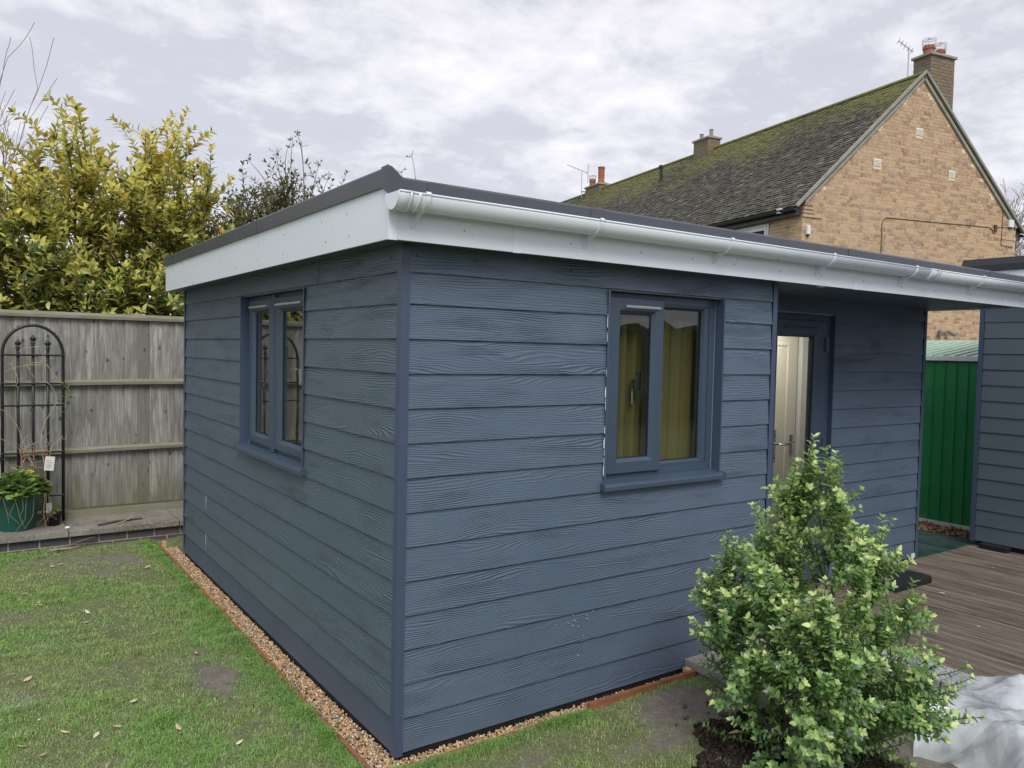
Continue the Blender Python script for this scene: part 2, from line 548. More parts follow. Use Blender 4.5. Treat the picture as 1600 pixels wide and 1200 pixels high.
def thing(name, loc, label, cat, group=None, rz=0.0):
    o = bpy.data.objects.new(name, None)
    o.empty_display_size = 0.1
    col.objects.link(o)
    o.location = loc
    o.rotation_euler = (0, 0, rz)
    ORG[o.name] = Vector(loc)
    return tag(o, label, cat, group)


def link_mesh(name, me, parent, at=None):
    """link an object; at = world place of its own origin (default: the origin of the thing it belongs to)"""
    o = bpy.data.objects.new(name, me)
    col.objects.link(o)
    w = Vector(at) if at is not None else org(parent)
    ORG[o.name] = w
    if parent:
        o.parent = parent
    o.location = w - org(parent)
    return o


class MB:
    def __init__(s):
        s.v = []; s.f = []; s.c = []

    def add(s, vs, fs):
        k = len(s.v)
        s.v += [tuple(v) for v in vs]
        s.f += [tuple(i + k for i in f) for f in fs]
        return s

    def box(s, x0, x1, y0, y1, z0, z1):
        x0, x1 = sorted((x0, x1)); y0, y1 = sorted((y0, y1)); z0, z1 = sorted((z0, z1))
        return s.add([(x0, y0, z0), (x1, y0, z0), (x1, y1, z0), (x0, y1, z0), (x0, y0, z1), (x1, y0, z1), (x1, y1, z1), (x0, y1, z1)],
                     [(0, 3, 2, 1), (4, 5, 6, 7), (0, 1, 5, 4), (1, 2, 6, 5), (2, 3, 7, 6), (3, 0, 4, 7)])

    def boxm(s, mat, sx, sy, sz):
        vs = [mat @ Vector((a * sx / 2, b * sy / 2, c * sz / 2)) for a, b, c in
              ((-1, -1, -1), (1, -1, -1), (1, 1, -1), (-1, 1, -1), (-1, -1, 1), (1, -1, 1), (1, 1, 1), (-1, 1, 1))]
        return s.add(vs, [(0, 3, 2, 1), (4, 5, 6, 7), (0, 1, 5, 4), (1, 2, 6, 5), (2, 3, 7, 6), (3, 0, 4, 7)])

    def prism(s, poly, fn, a, b):
        """poly: list of 2-d points; fn(p, t) -> 3-d point; extruded from t=a to t=b"""
        n = len(poly)
        vs = [fn(p, a) for p in poly] + [fn(p, b) for p in poly]
        fs = [(i, (i + 1) % n, n + (i + 1) % n, n + i) for i in range(n)]
        fs += [tuple(range(n - 1, -1, -1)), tuple(range(n, 2 * n))]
        return s.add(vs, fs)

    def tube(s, pts, rad, n=8, cap=True):
        pts = [Vector(p) for p in pts]
        if not isinstance(rad, (list, tuple)):
            rad = [rad] * len(pts)
        k = len(s.v)
        up = None
        for i, p in enumerate(pts):
            d = (pts[min(i + 1, len(pts) - 1)] - pts[max(i - 1, 0)])
            if d.length < 1e-9: d = Vector((0, 0, 1))
            d.normalize()
            if up is None:
                up = d.orthogonal().normalized()
            up = (up - d * up.dot(d))
            up = up.normalized() if up.length > 1e-6 else d.orthogonal().normalized()
            sd = d.cross(up)
            for j in range(n):
                a = 2 * math.pi * j / n
                s.v.append(tuple(p + (up * math.cos(a) + sd * math.sin(a)) * rad[i]))
        for i in range(len(pts) - 1):
            for j in range(n):
                s.f.append((k + i * n + j, k + i * n + (j + 1) % n, k + (i + 1) * n + (j + 1) % n, k + (i + 1) * n + j))
        if cap:
            s.f.append(tuple(k + j for j in range(n - 1, -1, -1)))
            s.f.append(tuple(k + (len(pts) - 1) * n + j for j in range(n)))
        return s

    def lathe(s, prof, c, n=24, cap=False):
        k = len(s.v)
        for r, z in prof:
            for j in range(n):
                a = 2 * math.pi * j / n
                s.v.append((c[0] + r * math.cos(a), c[1] + r * math.sin(a), c[2] + z))
        for i in range(len(prof) - 1):
            for j in range(n):
                s.f.append((k + i * n + j, k + i * n + (j + 1) % n, k + (i + 1) * n + (j + 1) % n, k + (i + 1) * n + j))
        if cap:
            s.f.append(tuple(k + j for j in range(n)))
            s.f.append(tuple(k + (len(prof) - 1) * n + j for j in range(n)))
        return s

    def mesh(s, name, mat, shift=(0, 0, 0), smooth=False, recalc=True, bevel=0.0):
        me = bpy.data.meshes.new(name)
        sh = Vector(shift)
        me.from_pydata([(v[0] - sh.x, v[1] - sh.y, v[2] - sh.z) for v in s.v], [], s.f)
        if recalc or bevel:
            bm = bmesh.new(); bm.from_mesh(me)
            if bevel:
                ed = [e_ for e_ in bm.edges if len(e_.link_faces) == 2 and e_.calc_face_angle(0) > 0.6]
                bmesh.ops.bevel(bm, geom=ed, offset=bevel, segments=2, affect='EDGES', profile=0.6, clamp_overlap=True)
            bmesh.ops.recalc_face_normals(bm, faces=bm.faces)
            bm.to_mesh(me); bm.free()
        if smooth:
            me.polygons.foreach_set('use_smooth', [True] * len(me.polygons))
        me.materials.append(mat)
        return me

    def build(s, name, mat, parent=None, at=None, **k):
        w = Vector(at) if at is not None else org(parent)
        me = s.mesh(name, mat, shift=w, **k)
        return link_mesh(name, me, parent, at)


def np_mesh(name, V, F, mat, C=None, smooth=False):
    """V (n,3), F (m,k) with constant k; C per-vertex colours (n,3) or (n,)"""
    me = bpy.data.meshes.new(name)
    V = np.ascontiguousarray(V, dtype=np.float32); F = np.ascontiguousarray(F, dtype=np.int32)
    me.vertices.add(len(V)); me.vertices.foreach_set('co', V.ravel())
    m_, k = F.shape
    me.loops.add(m_ * k); me.loops.foreach_set('vertex_index', F.ravel())
    me.polygons.add(m_)
    me.polygons.foreach_set('loop_start', np.arange(0, m_ * k, k, dtype=np.int32))
    me.polygons.foreach_set('loop_total', np.full(m_, k, dtype=np.int32))
    me.polygons.foreach_set('use_smooth', np.full(m_, bool(smooth)))
    if C is not None:
        C = np.asarray(C, dtype=np.float32)
        if C.ndim == 1: C = np.stack([C] * 3, 1)
        a = me.color_attributes.new('Col', 'FLOAT_COLOR', 'POINT')
        a.data.foreach_set('color', np.concatenate([C, np.ones((len(C), 1), np.float32)], 1).ravel())
    me.update(); me.validate(verbose=False)
    me.materials.append(mat)
    return me


def instance_np(TV, TF, mats, pos, cols):
    """replicate template TV (k,3), TF (m,j) with 3x3 mats (n,3,3), pos (n,3), cols (n,3) or (n,k,3)"""
    n, k = len(pos), len(TV)
    V = np.einsum('nij,kj->nki', mats, TV) + pos[:, None, :]
    F = TF[None] + (np.arange(n) * k)[:, None, None]
    C = cols if cols.ndim == 3 else np.repeat(cols[:, None, :], k, 1)
    return V.reshape(-1, 3), F.reshape(-1, TF.shape[1]), C.reshape(-1, 3)


def frames_from(d, nrm):
    """matrices whose columns are (side, direction, normal)"""
    d = d / np.linalg.norm(d, axis=1, keepdims=True)
    s_ = np.cross(d, nrm); s_ /= np.linalg.norm(s_, axis=1, keepdims=True) + 1e-9
    n_ = np.cross(s_, d)
    return np.stack([s_, d, n_], 2)


def rand_rot(n):
    q = rng.normal(size=(n, 4)); q /= np.linalg.norm(q, axis=1, keepdims=True)
    w, x, y, z = q.T
    return np.stack([np.stack([1 - 2 * (y * y + z * z), 2 * (x * y - z * w), 2 * (x * z + y * w)], 1),
                     np.stack([2 * (x * y + z * w), 1 - 2 * (x * x + z * z), 2 * (y * z - x * w)], 1),
                     np.stack([2 * (x * z - y * w), 2 * (y * z + x * w), 1 - 2 * (x * x + y * y)], 1)], 1)

# ================================================================== THE SETTING: ground
def sstep(a, b, x):
    t = np.clip((x - a) / (b - a), 0, 1)
    return t * t * (3 - 2 * t)


def vnoise(x, y, s=1.0, seed=0.0):
    """cheap smooth value noise on arrays"""
    x = np.asarray(x) * s + seed * 17.3; y = np.asarray(y) * s + seed * 9.1
    xi = np.floor(x); yi = np.floor(y); fx = x - xi; fy = y - yi
    fx = fx * fx * (3 - 2 * fx); fy = fy * fy * (3 - 2 * fy)

    def hh(a, b):
        v = np.sin(a * 127.1 + b * 311.7 + seed * 3.3) * 43758.5453
        return v - np.floor(v)
    return ((hh(xi, yi) * (1 - fx) + hh(xi + 1, yi) * fx) * (1 - fy) + (hh(xi, yi + 1) * (1 - fx) + hh(xi + 1, yi + 1) * fx) * fy)


def fbm(x, y, s, seed=0.0, o=4):
    t = 0; a = 0.5; w = 0
    for k in range(o):
        t = t + a * vnoise(x, y, s * 2 ** k, seed + k * 1.7); w += a; a *= 0.5
    return t / w


def inside(x, y, x0, x1, y0, y1, e=0.03):
    return sstep(x0 - e, x0 + e, x) * (1 - sstep(x1 - e, x1 + e, x)) * sstep(y0 - e, y0 + e, y) * (1 - sstep(y1 - e, y1 + e, y))


def gh(x, y):
    """height of the ground"""
    h = -0.022 + (fbm(x, y, 1.7, 1) - 0.5) * 0.02 + (fbm(x, y, 9, 2) - 0.5) * 0.012
    h = h - 0.07 * inside(x, y, 1.82, 3.0, -3.0, -0.25, 0.14)            # lower bed behind the bush
    h = np.where((x > 2.93), h * 0 - 0.2, h)                              # under the decking
    h = h - 0.03 * inside(x, y, -0.13, 0.1, -0.05, 4.4, 0.01) - 0.03 * inside(x, y, -0.1, 1.8, -0.06, 0.1, 0.01)
    h = h - 0.10 * inside(x, y, 0.06, 5.4, 0.05, 3.98, 0.03)
    hole = np.exp(-(((x + 0.03) / 0.12) ** 2 + ((y - 4.52) / 0.15) ** 2))
    return h - 0.10 * hole


def mud(x, y):
    """1 where the lawn is worn down to bare soil"""
    m_ = np.exp(-(((x - 1.50) / 0.42) ** 2 + ((y + 0.36) / 0.33) ** 2) ** 2)
    m_ = np.maximum(m_, 0.95 * np.exp(-(((x - 1.05) / 0.25) ** 2 + ((y + 0.52) / 0.10) ** 2)))
    m_ = np.maximum(m_, 0.8 * np.exp(-(((x - 0.43) / 0.13) ** 2 + ((y + 0.33) / 0.045) ** 2)))
    m_ = np.maximum(m_, np.exp(-(((x - 1.6) / 0.45) ** 2 + ((y + 1.15) / 0.42) ** 2) ** 2))
    m_ = np.maximum(m_, (x > 1.82) & (y > -4) & (y < 0.2))
    m_ = np.maximum(m_, 0.80 * np.exp(-(((x + 0.62) / 0.45) ** 2 + ((y - 4.0) / 0.42) ** 2)))
    m_ = np.maximum(m_, 0.60 * np.exp(-(((x + 0.42) / 0.24) ** 2 + ((y - 1.35) / 0.5) ** 2)))
    m_ = np.maximum(m_, 0.58 * np.exp(-(((x + 0.75) / 0.20) ** 2 + ((y - 0.95) / 0.14) ** 2)))
    m_ = np.maximum(m_, 0.8 * np.exp(-(((x + 0.28) / 0.10) ** 2 + ((y - 0.40) / 0.10) ** 2)))
    return m_


gx = np.concatenate([-np.geomspace(400, 3.4, 16), np.arange(-3.2, 3.7, 0.045), np.geomspace(4, 400, 20)])
gy = np.concatenate([-np.geomspace(400, 4.2, 16), np.arange(-3.8, 5.7, 0.045), np.geomspace(6, 400, 20)])
GX, GY = np.meshgrid(gx, gy, indexing='ij')
GZ = gh(GX, GY)
GZ = np.where((np.abs(GX) > 7) | (GY > 9) | (GY < -6), -0.2, GZ)
V = np.stack([GX.ravel(), GY.ravel(), GZ.ravel()], 1)
ny_ = len(gy); ii, jj = np.meshgrid(np.arange(len(gx) - 1), np.arange(ny_ - 1), indexing='ij')
a_ = (ii * ny_ + jj).ravel()
F = np.stack([a_, a_ + ny_, a_ + ny_ + 1, a_ + 1], 1)
md = np.clip(mud(V[:, 0], V[:, 1]) + (fbm(V[:, 0], V[:, 1], 5, 4) - 0.5) * 1.5 - .06, 0, 1)


def ground_mat():
    nt = NT('soil_and_moss')
    a = attr_color(nt)
    v = nt.coord('Object')
    n1_ = nt.noise(v, 16, 7, 0.7)
    n2_ = nt.noise(v, 120, 5, 0.7)
    soil = nt.mix(nt.ramp(n1_, [(0.35, (0,) * 3), (0.65, (1,) * 3)]), (0.17, 0.147, 0.13), (0.29, 0.26, 0.235))
    soil = nt.mix(nt.ramp(n2_, [(0.42, (0,) * 3), (0.62, (.7,) * 3)]), soil, (0.10, 0.08, 0.065))
    moss = nt.mix(nt.ramp(n1_, [(0.35, (0,) * 3), (0.65, (1,) * 3)]), (0.10, 0.14, 0.05), (0.19, 0.22, 0.09))
    moss = nt.mix(nt.ramp(n2_, [(0.42, (0,) * 3), (0.7, (.7,) * 3)]), moss, (0.07, 0.06, 0.04))
    nt.col_in(nt.mix(a, moss, soil)); nt.rough(0.85)
    h = nt.math('ADD', nt.math('MULTIPLY', n1_, 1.0), nt.math('MULTIPLY', n2_, 0.4))
    nt.bump(h, 0.012)
    return nt.m


M['ground'] = ground_mat()
g = link_mesh('ground', np_mesh('ground', V, F, M['ground'], md, True), None)
tag(g, 'lawn soil', kind='structure')

# ================================================================== GARDEN ROOM
room = thing('garden_room', (0, 0, 0), 'flat-roofed slate blue weatherboarded garden room with white fascia and gutter', 'garden room')
SEAMS = [2.085] + [1.95 - 0.15 * k for k in range(14)]       # bottom edges of the boards, top one first
SOFFIT = 2.2
POST = 0.028


def board(parent, name, origin, rz, u0, u1, z0, ztop, mat, tilt=0.010, th=0.008, slots=None):
    """one lapped board; local x along the wall, local -y outward, local z up"""
    zt = ztop + 0.012
    mb = MB()
    yb, yt = -tilt, 0.0
    L = u1 - u0
    # slightly eased lower edge
    prof = [(yb, 0.002), (yb + 0.002, 0.0), (yb + th, 0.0), (yt + th, zt - z0), (yt, zt - z0)]
    mb.prism(prof, lambda p, t: (t, p[0], p[1]), 0.0, L)
    me = mb.mesh(name, mat)
    o = bpy.data.objects.new(name, me)
    col.objects.link(o)
    o.parent = parent
    c, s_ = math.cos(rz), math.sin(rz)
    w = Vector((origin[0] + c * u0, origin[1] + s_ * u0, z0))
    o.location = w - org(parent)
    o.rotation_euler = (0, 0, rz)
    ORG[o.name] = w
    return o


def wall_boards(parent, origin, rz, u0, u1, seams, ztop, mat, holes=(), joints=None, name='cladding_board', tilt=0.010):
    top = ztop
    for i, zb in enumerate(seams):
        segs = [(u0, u1)]
        for (h0, h1, hz0, hz1) in holes:
            if zb < hz1 - 0.01 and top > hz0 + 0.02:
                ns = []
                for a, b in segs:
                    if h0 > a: ns.append((a, min(b, h0)))
                    if h1 < b: ns.append((max(a, h1), b))
                segs = ns
        if joints and i in joints:
            j = joints[i]
            segs = [x for a, b in segs for x in (((a, j - 0.0015), (j + 0.0015, b)) if a < j < b else ((a, b),))]
        for a, b in segs:
            jt = random.uniform(-0.0006, 0.0006)
            board(parent, name, origin, rz, a + 0.001, b - 0.001, zb, top, mat if not isinstance(mat, dict) else mat.get(i, mat['d']), tilt=tilt + jt)
        top = zb


# front wall (faces -y), x from the corner post to 2.455
FW = (1.155, 2.02, 1.062, 2.078)
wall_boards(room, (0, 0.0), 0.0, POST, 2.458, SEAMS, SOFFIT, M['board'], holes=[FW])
# left wall (faces -x): local x runs from the far end (y=4.0) to the near corner
LW = (1.155, 2.345, 1.062, 2.078)
o_l = (0.0, 4.006)
wall_boards(room, o_l, -math.pi / 2, 0.012, 4.006 - POST, SEAMS, SOFFIT, {'d': M['board_shaded'], 14: M['skirt']},
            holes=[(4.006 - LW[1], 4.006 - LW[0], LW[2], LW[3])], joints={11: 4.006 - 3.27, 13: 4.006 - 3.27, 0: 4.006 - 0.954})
for zs, ze in ((0.45, 0.60), (0.15, 0.30)):                     # pale butt joints between two board lengths
    MB().box(-0.0085, -0.002, 3.2692, 3.2708, zs + 0.004, ze - 0.006).build('joint_sealant', M['jointgrey'], room)
# porch wall, facing -y at y = 0.65
PY = 0.65
DW = (3.20, 4.09, -0.1, 2.085)
wall_boards(room, (2.49, PY), 0.0, 0.0, 5.46 - 0.03 - 2.49, [2.10 - 0.15 * k for k in range(15)], SOFFIT, M['board'],
            holes=[(DW[0] - 2.49, DW[1] - 2.49, DW[2], DW[3])])
# porch side wall facing +x
wall_boards(room, (2.482, 0.0), math.pi / 2, 0.03, PY, [2.10 - 0.15 * k for k in range(15)], SOFFIT, M['board'])
# gable end facing +x behind the porch, rear wall facing +y
wall_boards(room, (5.46, PY + 0.03), math.pi / 2, 0.0, 4.006 - PY - 0.06, [2.10 - 0.15 * k for k in range(15)], SOFFIT, M['board'])
wall_boards(room, (5.46, 4.006), math.pi, 0.0, 5.46, [2.10 - 0.15 * k for k in range(15)], SOFFIT, M['board'])

# corner posts: thin L trims
def corner_trim(x, y, sx, sy, z0=-0.012, z1=SOFFIT):
    w = POST; t = 0.003; p = 0.0125
    x0, y0 = x + sx * p, y + sy * p
    poly = [(x0, y0), (x0 - sx * (w + p), y0), (x0 - sx * (w + p), y0 - sy * t), (x0 - sx * t, y0 - sy * t), (x0 - sx * t, y0 - sy * (w + p)), (x0, y0 - sy * (w + p))]
    mb = MB(); mb.prism(poly, lambda q, t_: (q[0], q[1], t_), z0, z1)
    mb.build('corner_trim', M['trim'], room)


corner_trim(0, 0, -1, -1)
corner_trim(2.486, 0, 1, -1)
corner_trim(5.46, PY, 1, -1)
corner_trim(0, 4.006, -1, 1)

# inner shell: walls with openings, floor, ceiling
def shell_wall(fn, u0, u1, hole, z0, z1, w0, w1, name, mat):
    mb = MB()
    def bx(a, b, c, d):
        if b - a > 1e-4 and d - c > 1e-4:
            vs = [fn(u, w, z) for u, w, z in ((a, w0, c), (b, w0, c), (b, w1, c), (a, w1, c), (a, w0, d), (b, w0, d), (b, w1, d), (a, w1, d))]
            mb.add(vs, [(0, 3, 2, 1), (4, 5, 6, 7), (0, 1, 5, 4), (1, 2, 6, 5), (2, 3, 7, 6), (3, 0, 4, 7)])
    h0, h1, hz0, hz1 = hole
    bx(u0, h0, z0, z1); bx(h1, u1, z0, z1); bx(h0, h1, z0, hz0); bx(h0, h1, hz1, z1)
    return mb.build(name, mat, room)


f_front = lambda u, w, z: (u, w, z)
f_left = lambda u, w, z: (w, u, z)
f_porch = lambda u, w, z: (u, PY + w, z)
shell_wall(f_front, 0.012, 2.47, FW, 0.0, 2.19, 0.010, 0.10, 'wall_lining', M['plaster'])
shell_wall(f_left, 0.102, 3.99, LW, 0.0, 2.19, 0.010, 0.10, 'wall_lining', M['plaster'])
shell_wall(f_porch, 2.474, 5.45, DW, 0.0, 2.19, 0.010, 0.10, 'wall_lining', M['plaster'])
MB().box(2.374, 2.472, 0.102, PY + 0.1, 0, 2.19).build('wall_lining', M['plaster'], room)
MB().box(5.35, 5.45, PY + 0.102, 3.99, 0, 2.19).build('wall_lining', M['plaster'], room)
MB().box(0.102, 5.348, 3.89, 3.99, 0, 2.19).build('wall_lining', M['plaster'], room)
MB().box(0.11, 2.37, 0.104, 3.885, -0.04, 0.0).box(2.371, 5.34, PY + 0.104, 3.885, -0.04, 0.0).build('floor', M['carpet'], room)
MB().box(0.02, 2.46, 0.02, 3.99, 2.192, 2.198).box(2.461, 5.45, PY + 0.02, 3.99, 2.192, 2.198).build('ceiling', M['plaster'], room)
# plinth membrane under the boards
MB().box(0.012, 2.46, 0.002, 0.012, -0.09, 0.012).build('plinth_membrane', M['rubber'], room)
MB().box(0.002, 0.012, 0.012, 4.0, -0.09, 0.012).build('plinth_membrane', M['rubber'], room)
MB().box(2.5, 5.45, PY + 0.002, PY + 0.012, -0.06, 0.012).build('plinth_membrane', M['rubber'], room)
MB().box(5.375, 5.44, PY - 0.012, PY - 0.004, -0.008, 0.035).build('base_block', M['plastic_white'], room)


def ring(mb, fn, o_, i_, wf, wb, lip=0.018, lipd=0.022):
    """mitred rectangular frame. o_/i_ = (u0,u1,z0,z1) outer/inner; front plane wf, back plane wb; inner glazing bevel"""
    def rect(r, w, g_=0.0):
        return [fn(r[0] + g_, w, r[2] + g_), fn(r[1] - g_, w, r[2] + g_), fn(r[1] - g_, w, r[3] - g_), fn(r[0] + g_, w, r[3] - g_)]
    e_ = 0.003
    loops = [rect(o_, wb), rect(o_, wf + e_), rect(o_, wf, e_), rect(i_, wf, -lip - 0.002), rect(i_, wf + 0.002, -lip), rect(i_, wf + lipd), rect(i_, wb)]
    vs = [p for L in loops for p in L]
    fs = []
    n = len(loops)
    for k in range(n):
        for j in range(4):
            a, b = k * 4 + j, k * 4 + (j + 1) % 4
            c, d = ((k + 1) % n) * 4 + (j + 1) % 4, ((k + 1) % n) * 4 + j
            fs.append((a, b, c, d))
    mb.add(vs, fs)


def fbox(mb, fn, u0, u1, w0, w1, z0, z1):
    vs = [fn(u, w, z) for u, w, z in ((u0, w0, z0), (u1, w0, z0), (u1, w1, z0), (u0, w1, z0), (u0, w0, z1), (u1, w0, z1), (u1, w1, z1), (u0, w1, z1))]
    mb.add(vs, [(0, 3, 2, 1), (4, 5, 6, 7), (0, 1, 5, 4), (1, 2, 6, 5), (2, 3, 7, 6), (3, 0, 4, 7)])


def pane(fn, r, w, parent):
    mb = MB(); fbox(mb, fn, r[0], r[1], w, w + 0.004, r[2], r[3])
    mb.build('pane', M['glass'], parent)
    mb = MB(); g_ = 0.0005
    # dark rubber gasket round the pane
    def rect(e_, w_):
        return [fn(r[0] + e_, w_, r[2] + e_), fn(r[1] - e_, w_, r[2] + e_), fn(r[1] - e_, w_, r[3] - e_), fn(r[0] + e_, w_, r[3] - e_)]
    vs = rect(0, w - 0.003) + rect(0.006, w - 0.003) + rect(0.006, w - 0.001) + rect(0, w - 0.001)
    fs = []
    for k in range(4):
        for j in range(4):
            fs.append((k * 4 + j, k * 4 + (j + 1) % 4, ((k + 1) % 4) * 4 + (j + 1) % 4, ((k + 1) % 4) * 4 + j))
    mb.add(vs, fs); mb.build('gasket', M['rubber'], parent)


def reveal(fn, H, parent, d=0.045, near_low=True):
    u0, u1, z0, z1 = H
    t = 0.003
    # sheet-metal reveal trims with a small face return
    for k, (a, b) in enumerate(((u0, u0 + t), (u1 - t, u1))):
        mb = MB(); fbox(mb, fn, a, b, -0.016, d, z0, z1)
        if k == 0: fbox(mb, fn, a - 0.011, a, -0.016, -0.0135, z0, z1)
        else: fbox(mb, fn, b, b + 0.006, -0.016, -0.0135, z0, z1)
        mb.build('reveal_trim', M['trim'], parent)
    mb = MB(); fbox(mb, fn, u0 + t, u1 - t, -0.006, d, z1 - t, z1); mb.build('reveal_trim', M['trim'], parent)


def sill(fn, u0, u1, z, parent):
    # profile in (w, z): slopes outwards, rounded nose, drip lip
    prof = [(0.045, z + 0.036), (-0.028, z + 0.024), (-0.037, z + 0.019), (-0.040, z + 0.010), (-0.040, z - 0.010), (-0.035, z - 0.012), (-0.033, z + 0.006),
            (-0.012, z + 0.010), (0.045, z + 0.012)]
    mb = MB(); mb.prism(prof, lambda p, t: fn(t, p[0], p[1]), u0 + 0.006, u1 - 0.006)
    s_ = mb.build('sill', M['frame'], parent)
    for a, b in ((u0, u0 + 0.006), (u1 - 0.006, u1)):
        mb = MB(); mb.prism([(0.0, z + 0.034), (-0.043, z + 0.024), (-0.043, z - 0.013), (0.0, z - 0.002)], lambda p, t: fn(t, p[0], p[1]), a, b)
        mb.build('sill_end_cap', M['frame'], parent)


def vent(fn, u0, u1, z, w, parent, mat='frame'):
    prof = [(w, z + 0.009), (w - 0.012, z + 0.006), (w - 0.014, z + 0.001), (w - 0.013, z - 0.006), (w, z - 0.008)]
    mb = MB(); mb.prism(prof, lambda p, t: fn(t, p[0], p[1]), u0, u1)
    mb.build('trickle_vent', M[mat], parent)


def screw(fn, u, w, z, parent, r=0.0035, nrm=(0, -1, 0), mat='screw'):
    mb = MB()
    c = Vector(fn(u, w, z)); n_ = Vector(nrm)
    mb.tube([c, c + n_ * 0.0025], r, 8)
    mb.build('screw', M[mat], parent)


# --- front window


def part_empty(name, parent):
    o = bpy.data.objects.new(name, None)
    o.empty_display_size = 0.05
    col.objects.link(o); o.parent = parent
    ORG[o.name] = org(parent)
    return o


wf = part_empty('window', room)
mb = MB(); ring(mb, f_front, (1.1585, 2.0165, 1.090, 2.0745), (1.215, 1.968, 1.148, 2.028), 0.048, 0.115, 0.0, 0.0); mb.build('frame', M['frame'], wf)
mb = MB(); ring(mb, f_front, (1.197, 1.588, 1.128, 2.050), (1.284, 1.512, 1.204, 1.968), 0.030, 0.085, 0.016, 0.022); mb.build('sash', M['frame'], wf)
mb = MB(); ring(mb, f_front, (1.585, 1.975, 1.140, 2.036), (1.612, 1.928, 1.168, 2.010), 0.052, 0.105, 0.008, 0.022); mb.build('glazing_bead', M['frame'], wf)
pane(f_front, (1.284, 1.512, 1.204, 1.968), 0.056, wf)
pane(f_front, (1.612, 1.928, 1.168, 2.010), 0.078, wf)
vent(f_front, 1.30, 1.55, 2.003, 0.030, wf, 'silver')  # silver colour paints in the sky-lit line along the vent top
reveal(f_front, (1.155, 2.02, 1.085, 2.078), wf)
sill(f_front, 1.125, 2.045, 1.066, wf)
for z in (1.16, 1.56, 2.03): screw(f_front, 2.0155, 0.02, z, wf, 0.004, (-1, 0, 0))
mb = MB()
mb.tube([(1.49, 0.12, 1.62), (1.488, 0.155, 1.61), (1.486, 0.16, 1.55), (1.484, 0.155, 1.48)], [0.009, 0.011, 0.008, 0.007], 8)
mb.box(1.472, 1.502, 0.108, 0.122, 1.56, 1.66)
mb.build('handle', M['chrome'], wf, smooth=False)
# untidy white sealant beside the frame
mb = MB(); zc = 1.135
while zc < 1.93:
    hgt = random.uniform(0.03, 0.10)
    if random.random() < 0.8:
        w_ = random.uniform(0.0015, 0.0065)
        poly = [(1.1445 - w_, zc), (1.1445, zc - 0.004), (1.1445, zc + hgt), (1.1445 - w_ * 0.5, zc + hgt - 0.006), (1.1445 - w_ * 1.15, zc + hgt * 0.5)]
        mb.prism(poly, lambda p, t: (p[0], t, p[1]), -0.0145, -0.0125)
    zc += hgt + random.uniform(0.0, 0.03)
tag(mb.build('sealant', M['seal'], wf), 'ragged bead of white sealant')

# --- left window (both lights open outwards)
wl = part_empty('window', room)
mb = MB(); ring(mb, f_left, (1.1585, 2.3415, 1.090, 2.0745), (1.205, 2.298, 1.148, 2.028), 0.048, 0.115, 0, 0); mb.build('frame', M['frame'], wl)
for a, b in ((1.195, 1.772), (1.806, 2.306)):
    mb = MB()
    pr = (a + 0.095, b - 0.088, 1.186, 1.968)
    ring(mb, f_left, (a, b, 1.125, 2.050), pr, 0.030, 0.085, 0.016, 0.022); mb.build('sash', M['frame'], wl)
    pane(f_left, pr, 0.056, wl)
    vent(f_left, a + 0.10, b - 0.03, 2.006, 0.030, wl, 'silver')  # silver again stands in for skylight catching the vent top
mb = MB(); mb.prism([(1.774, 0.06), (1.774, 0.034), (1.780, 0.020), (1.798, 0.020), (1.804, 0.034), (1.804, 0.06)], lambda p, t: (p[1], p[0], t), 1.105, 2.068)
mb.build('mullion', M['frame'], wl)
reveal(f_left, (1.155, 2.345, 1.085, 2.078), wl)
sill(f_left, 1.10, 2.385, 1.066, wl)
for z in (1.16, 1.56, 2.03): screw(f_left, 2.3405, 0.02, z, wl, 0.004, (0, -1, 0))
mb = MB(); mb.tube([(0.13, 1.70, 1.62), (0.165, 1.70, 1.61), (0.168, 1.70, 1.52)], [0.009, 0.011, 0.008], 8)
mb.build('handle', M['plastic_white'], wl)

# --- porch door
dr = part_empty('door', room)
f_p = f_porch
mb = MB(); ring(mb, f_p, (3.203, 4.0865, -0.005, 2.084), (3.27, 4.005, 0.02, 2.035), 0.020, 0.095, 0, 0); mb.build('frame', M['frame'], dr)
mb = MB(); ring(mb, f_p, (3.265, 4.000, 0.02, 2.040), (3.412, 3.872, 0.16, 1.918), 0.0, 0.062, 0.012, 0.02); mb.build('leaf', M['frame'], dr)
pane(f_p, (3.412, 3.872, 0.16, 1.918), 0.026, dr)
vent(f_p, 3.48, 3.865, 1.982, 0.0, dr)
for z in (1.86, 1.08, 0.25):
    mb = MB(); mb.prism([(3.975, 0.001), (3.980, -0.020), (4.008, -0.022), (4.018, 0.001)], lambda p, t: f_p(p[0], p[1], t), z - 0.055, z + 0.055)
    mb.build('hinge', M['frame'], dr, bevel=0.003)
mb = MB(); fbox(mb, f_p, 3.378, 3.404, -0.012, -0.001, 0.975, 1.222)
mb.build('handle_plate', M['chrome'], dr, bevel=0.004)
mb = MB(); mb.tube([f_p(3.391, -0.008, 1.115), f_p(3.391, -0.05, 1.115), f_p(3.405, -0.058, 1.115), f_p(3.45, -0.060, 1.112), f_p(3.51, -0.060, 1.112)], [0.009, 0.009, 0.010, 0.009, 0.008], 10)
mb.build('lever_handle', M['chrome'], dr, smooth=True)
mb = MB(); c_ = f_p(3.391, -0.013, 1.01); mb.tube([c_, (c_[0], c_[1] + 0.004, c_[2])], 0.009, 12); mb.build('keyhole', M['rubber'], dr)
mb = MB(); fbox(mb, f_p, DW[1] - 0.003, DW[1], -0.016, 0.03, 0, 2.085); fbox(mb, f_p, DW[1], DW[1] + 0.008, -0.016, -0.0135, 0, 2.085)
fbox(mb, f_p, DW[0], DW[1] - 0.003, -0.016, 0.02, 2.0845, 2.0875)
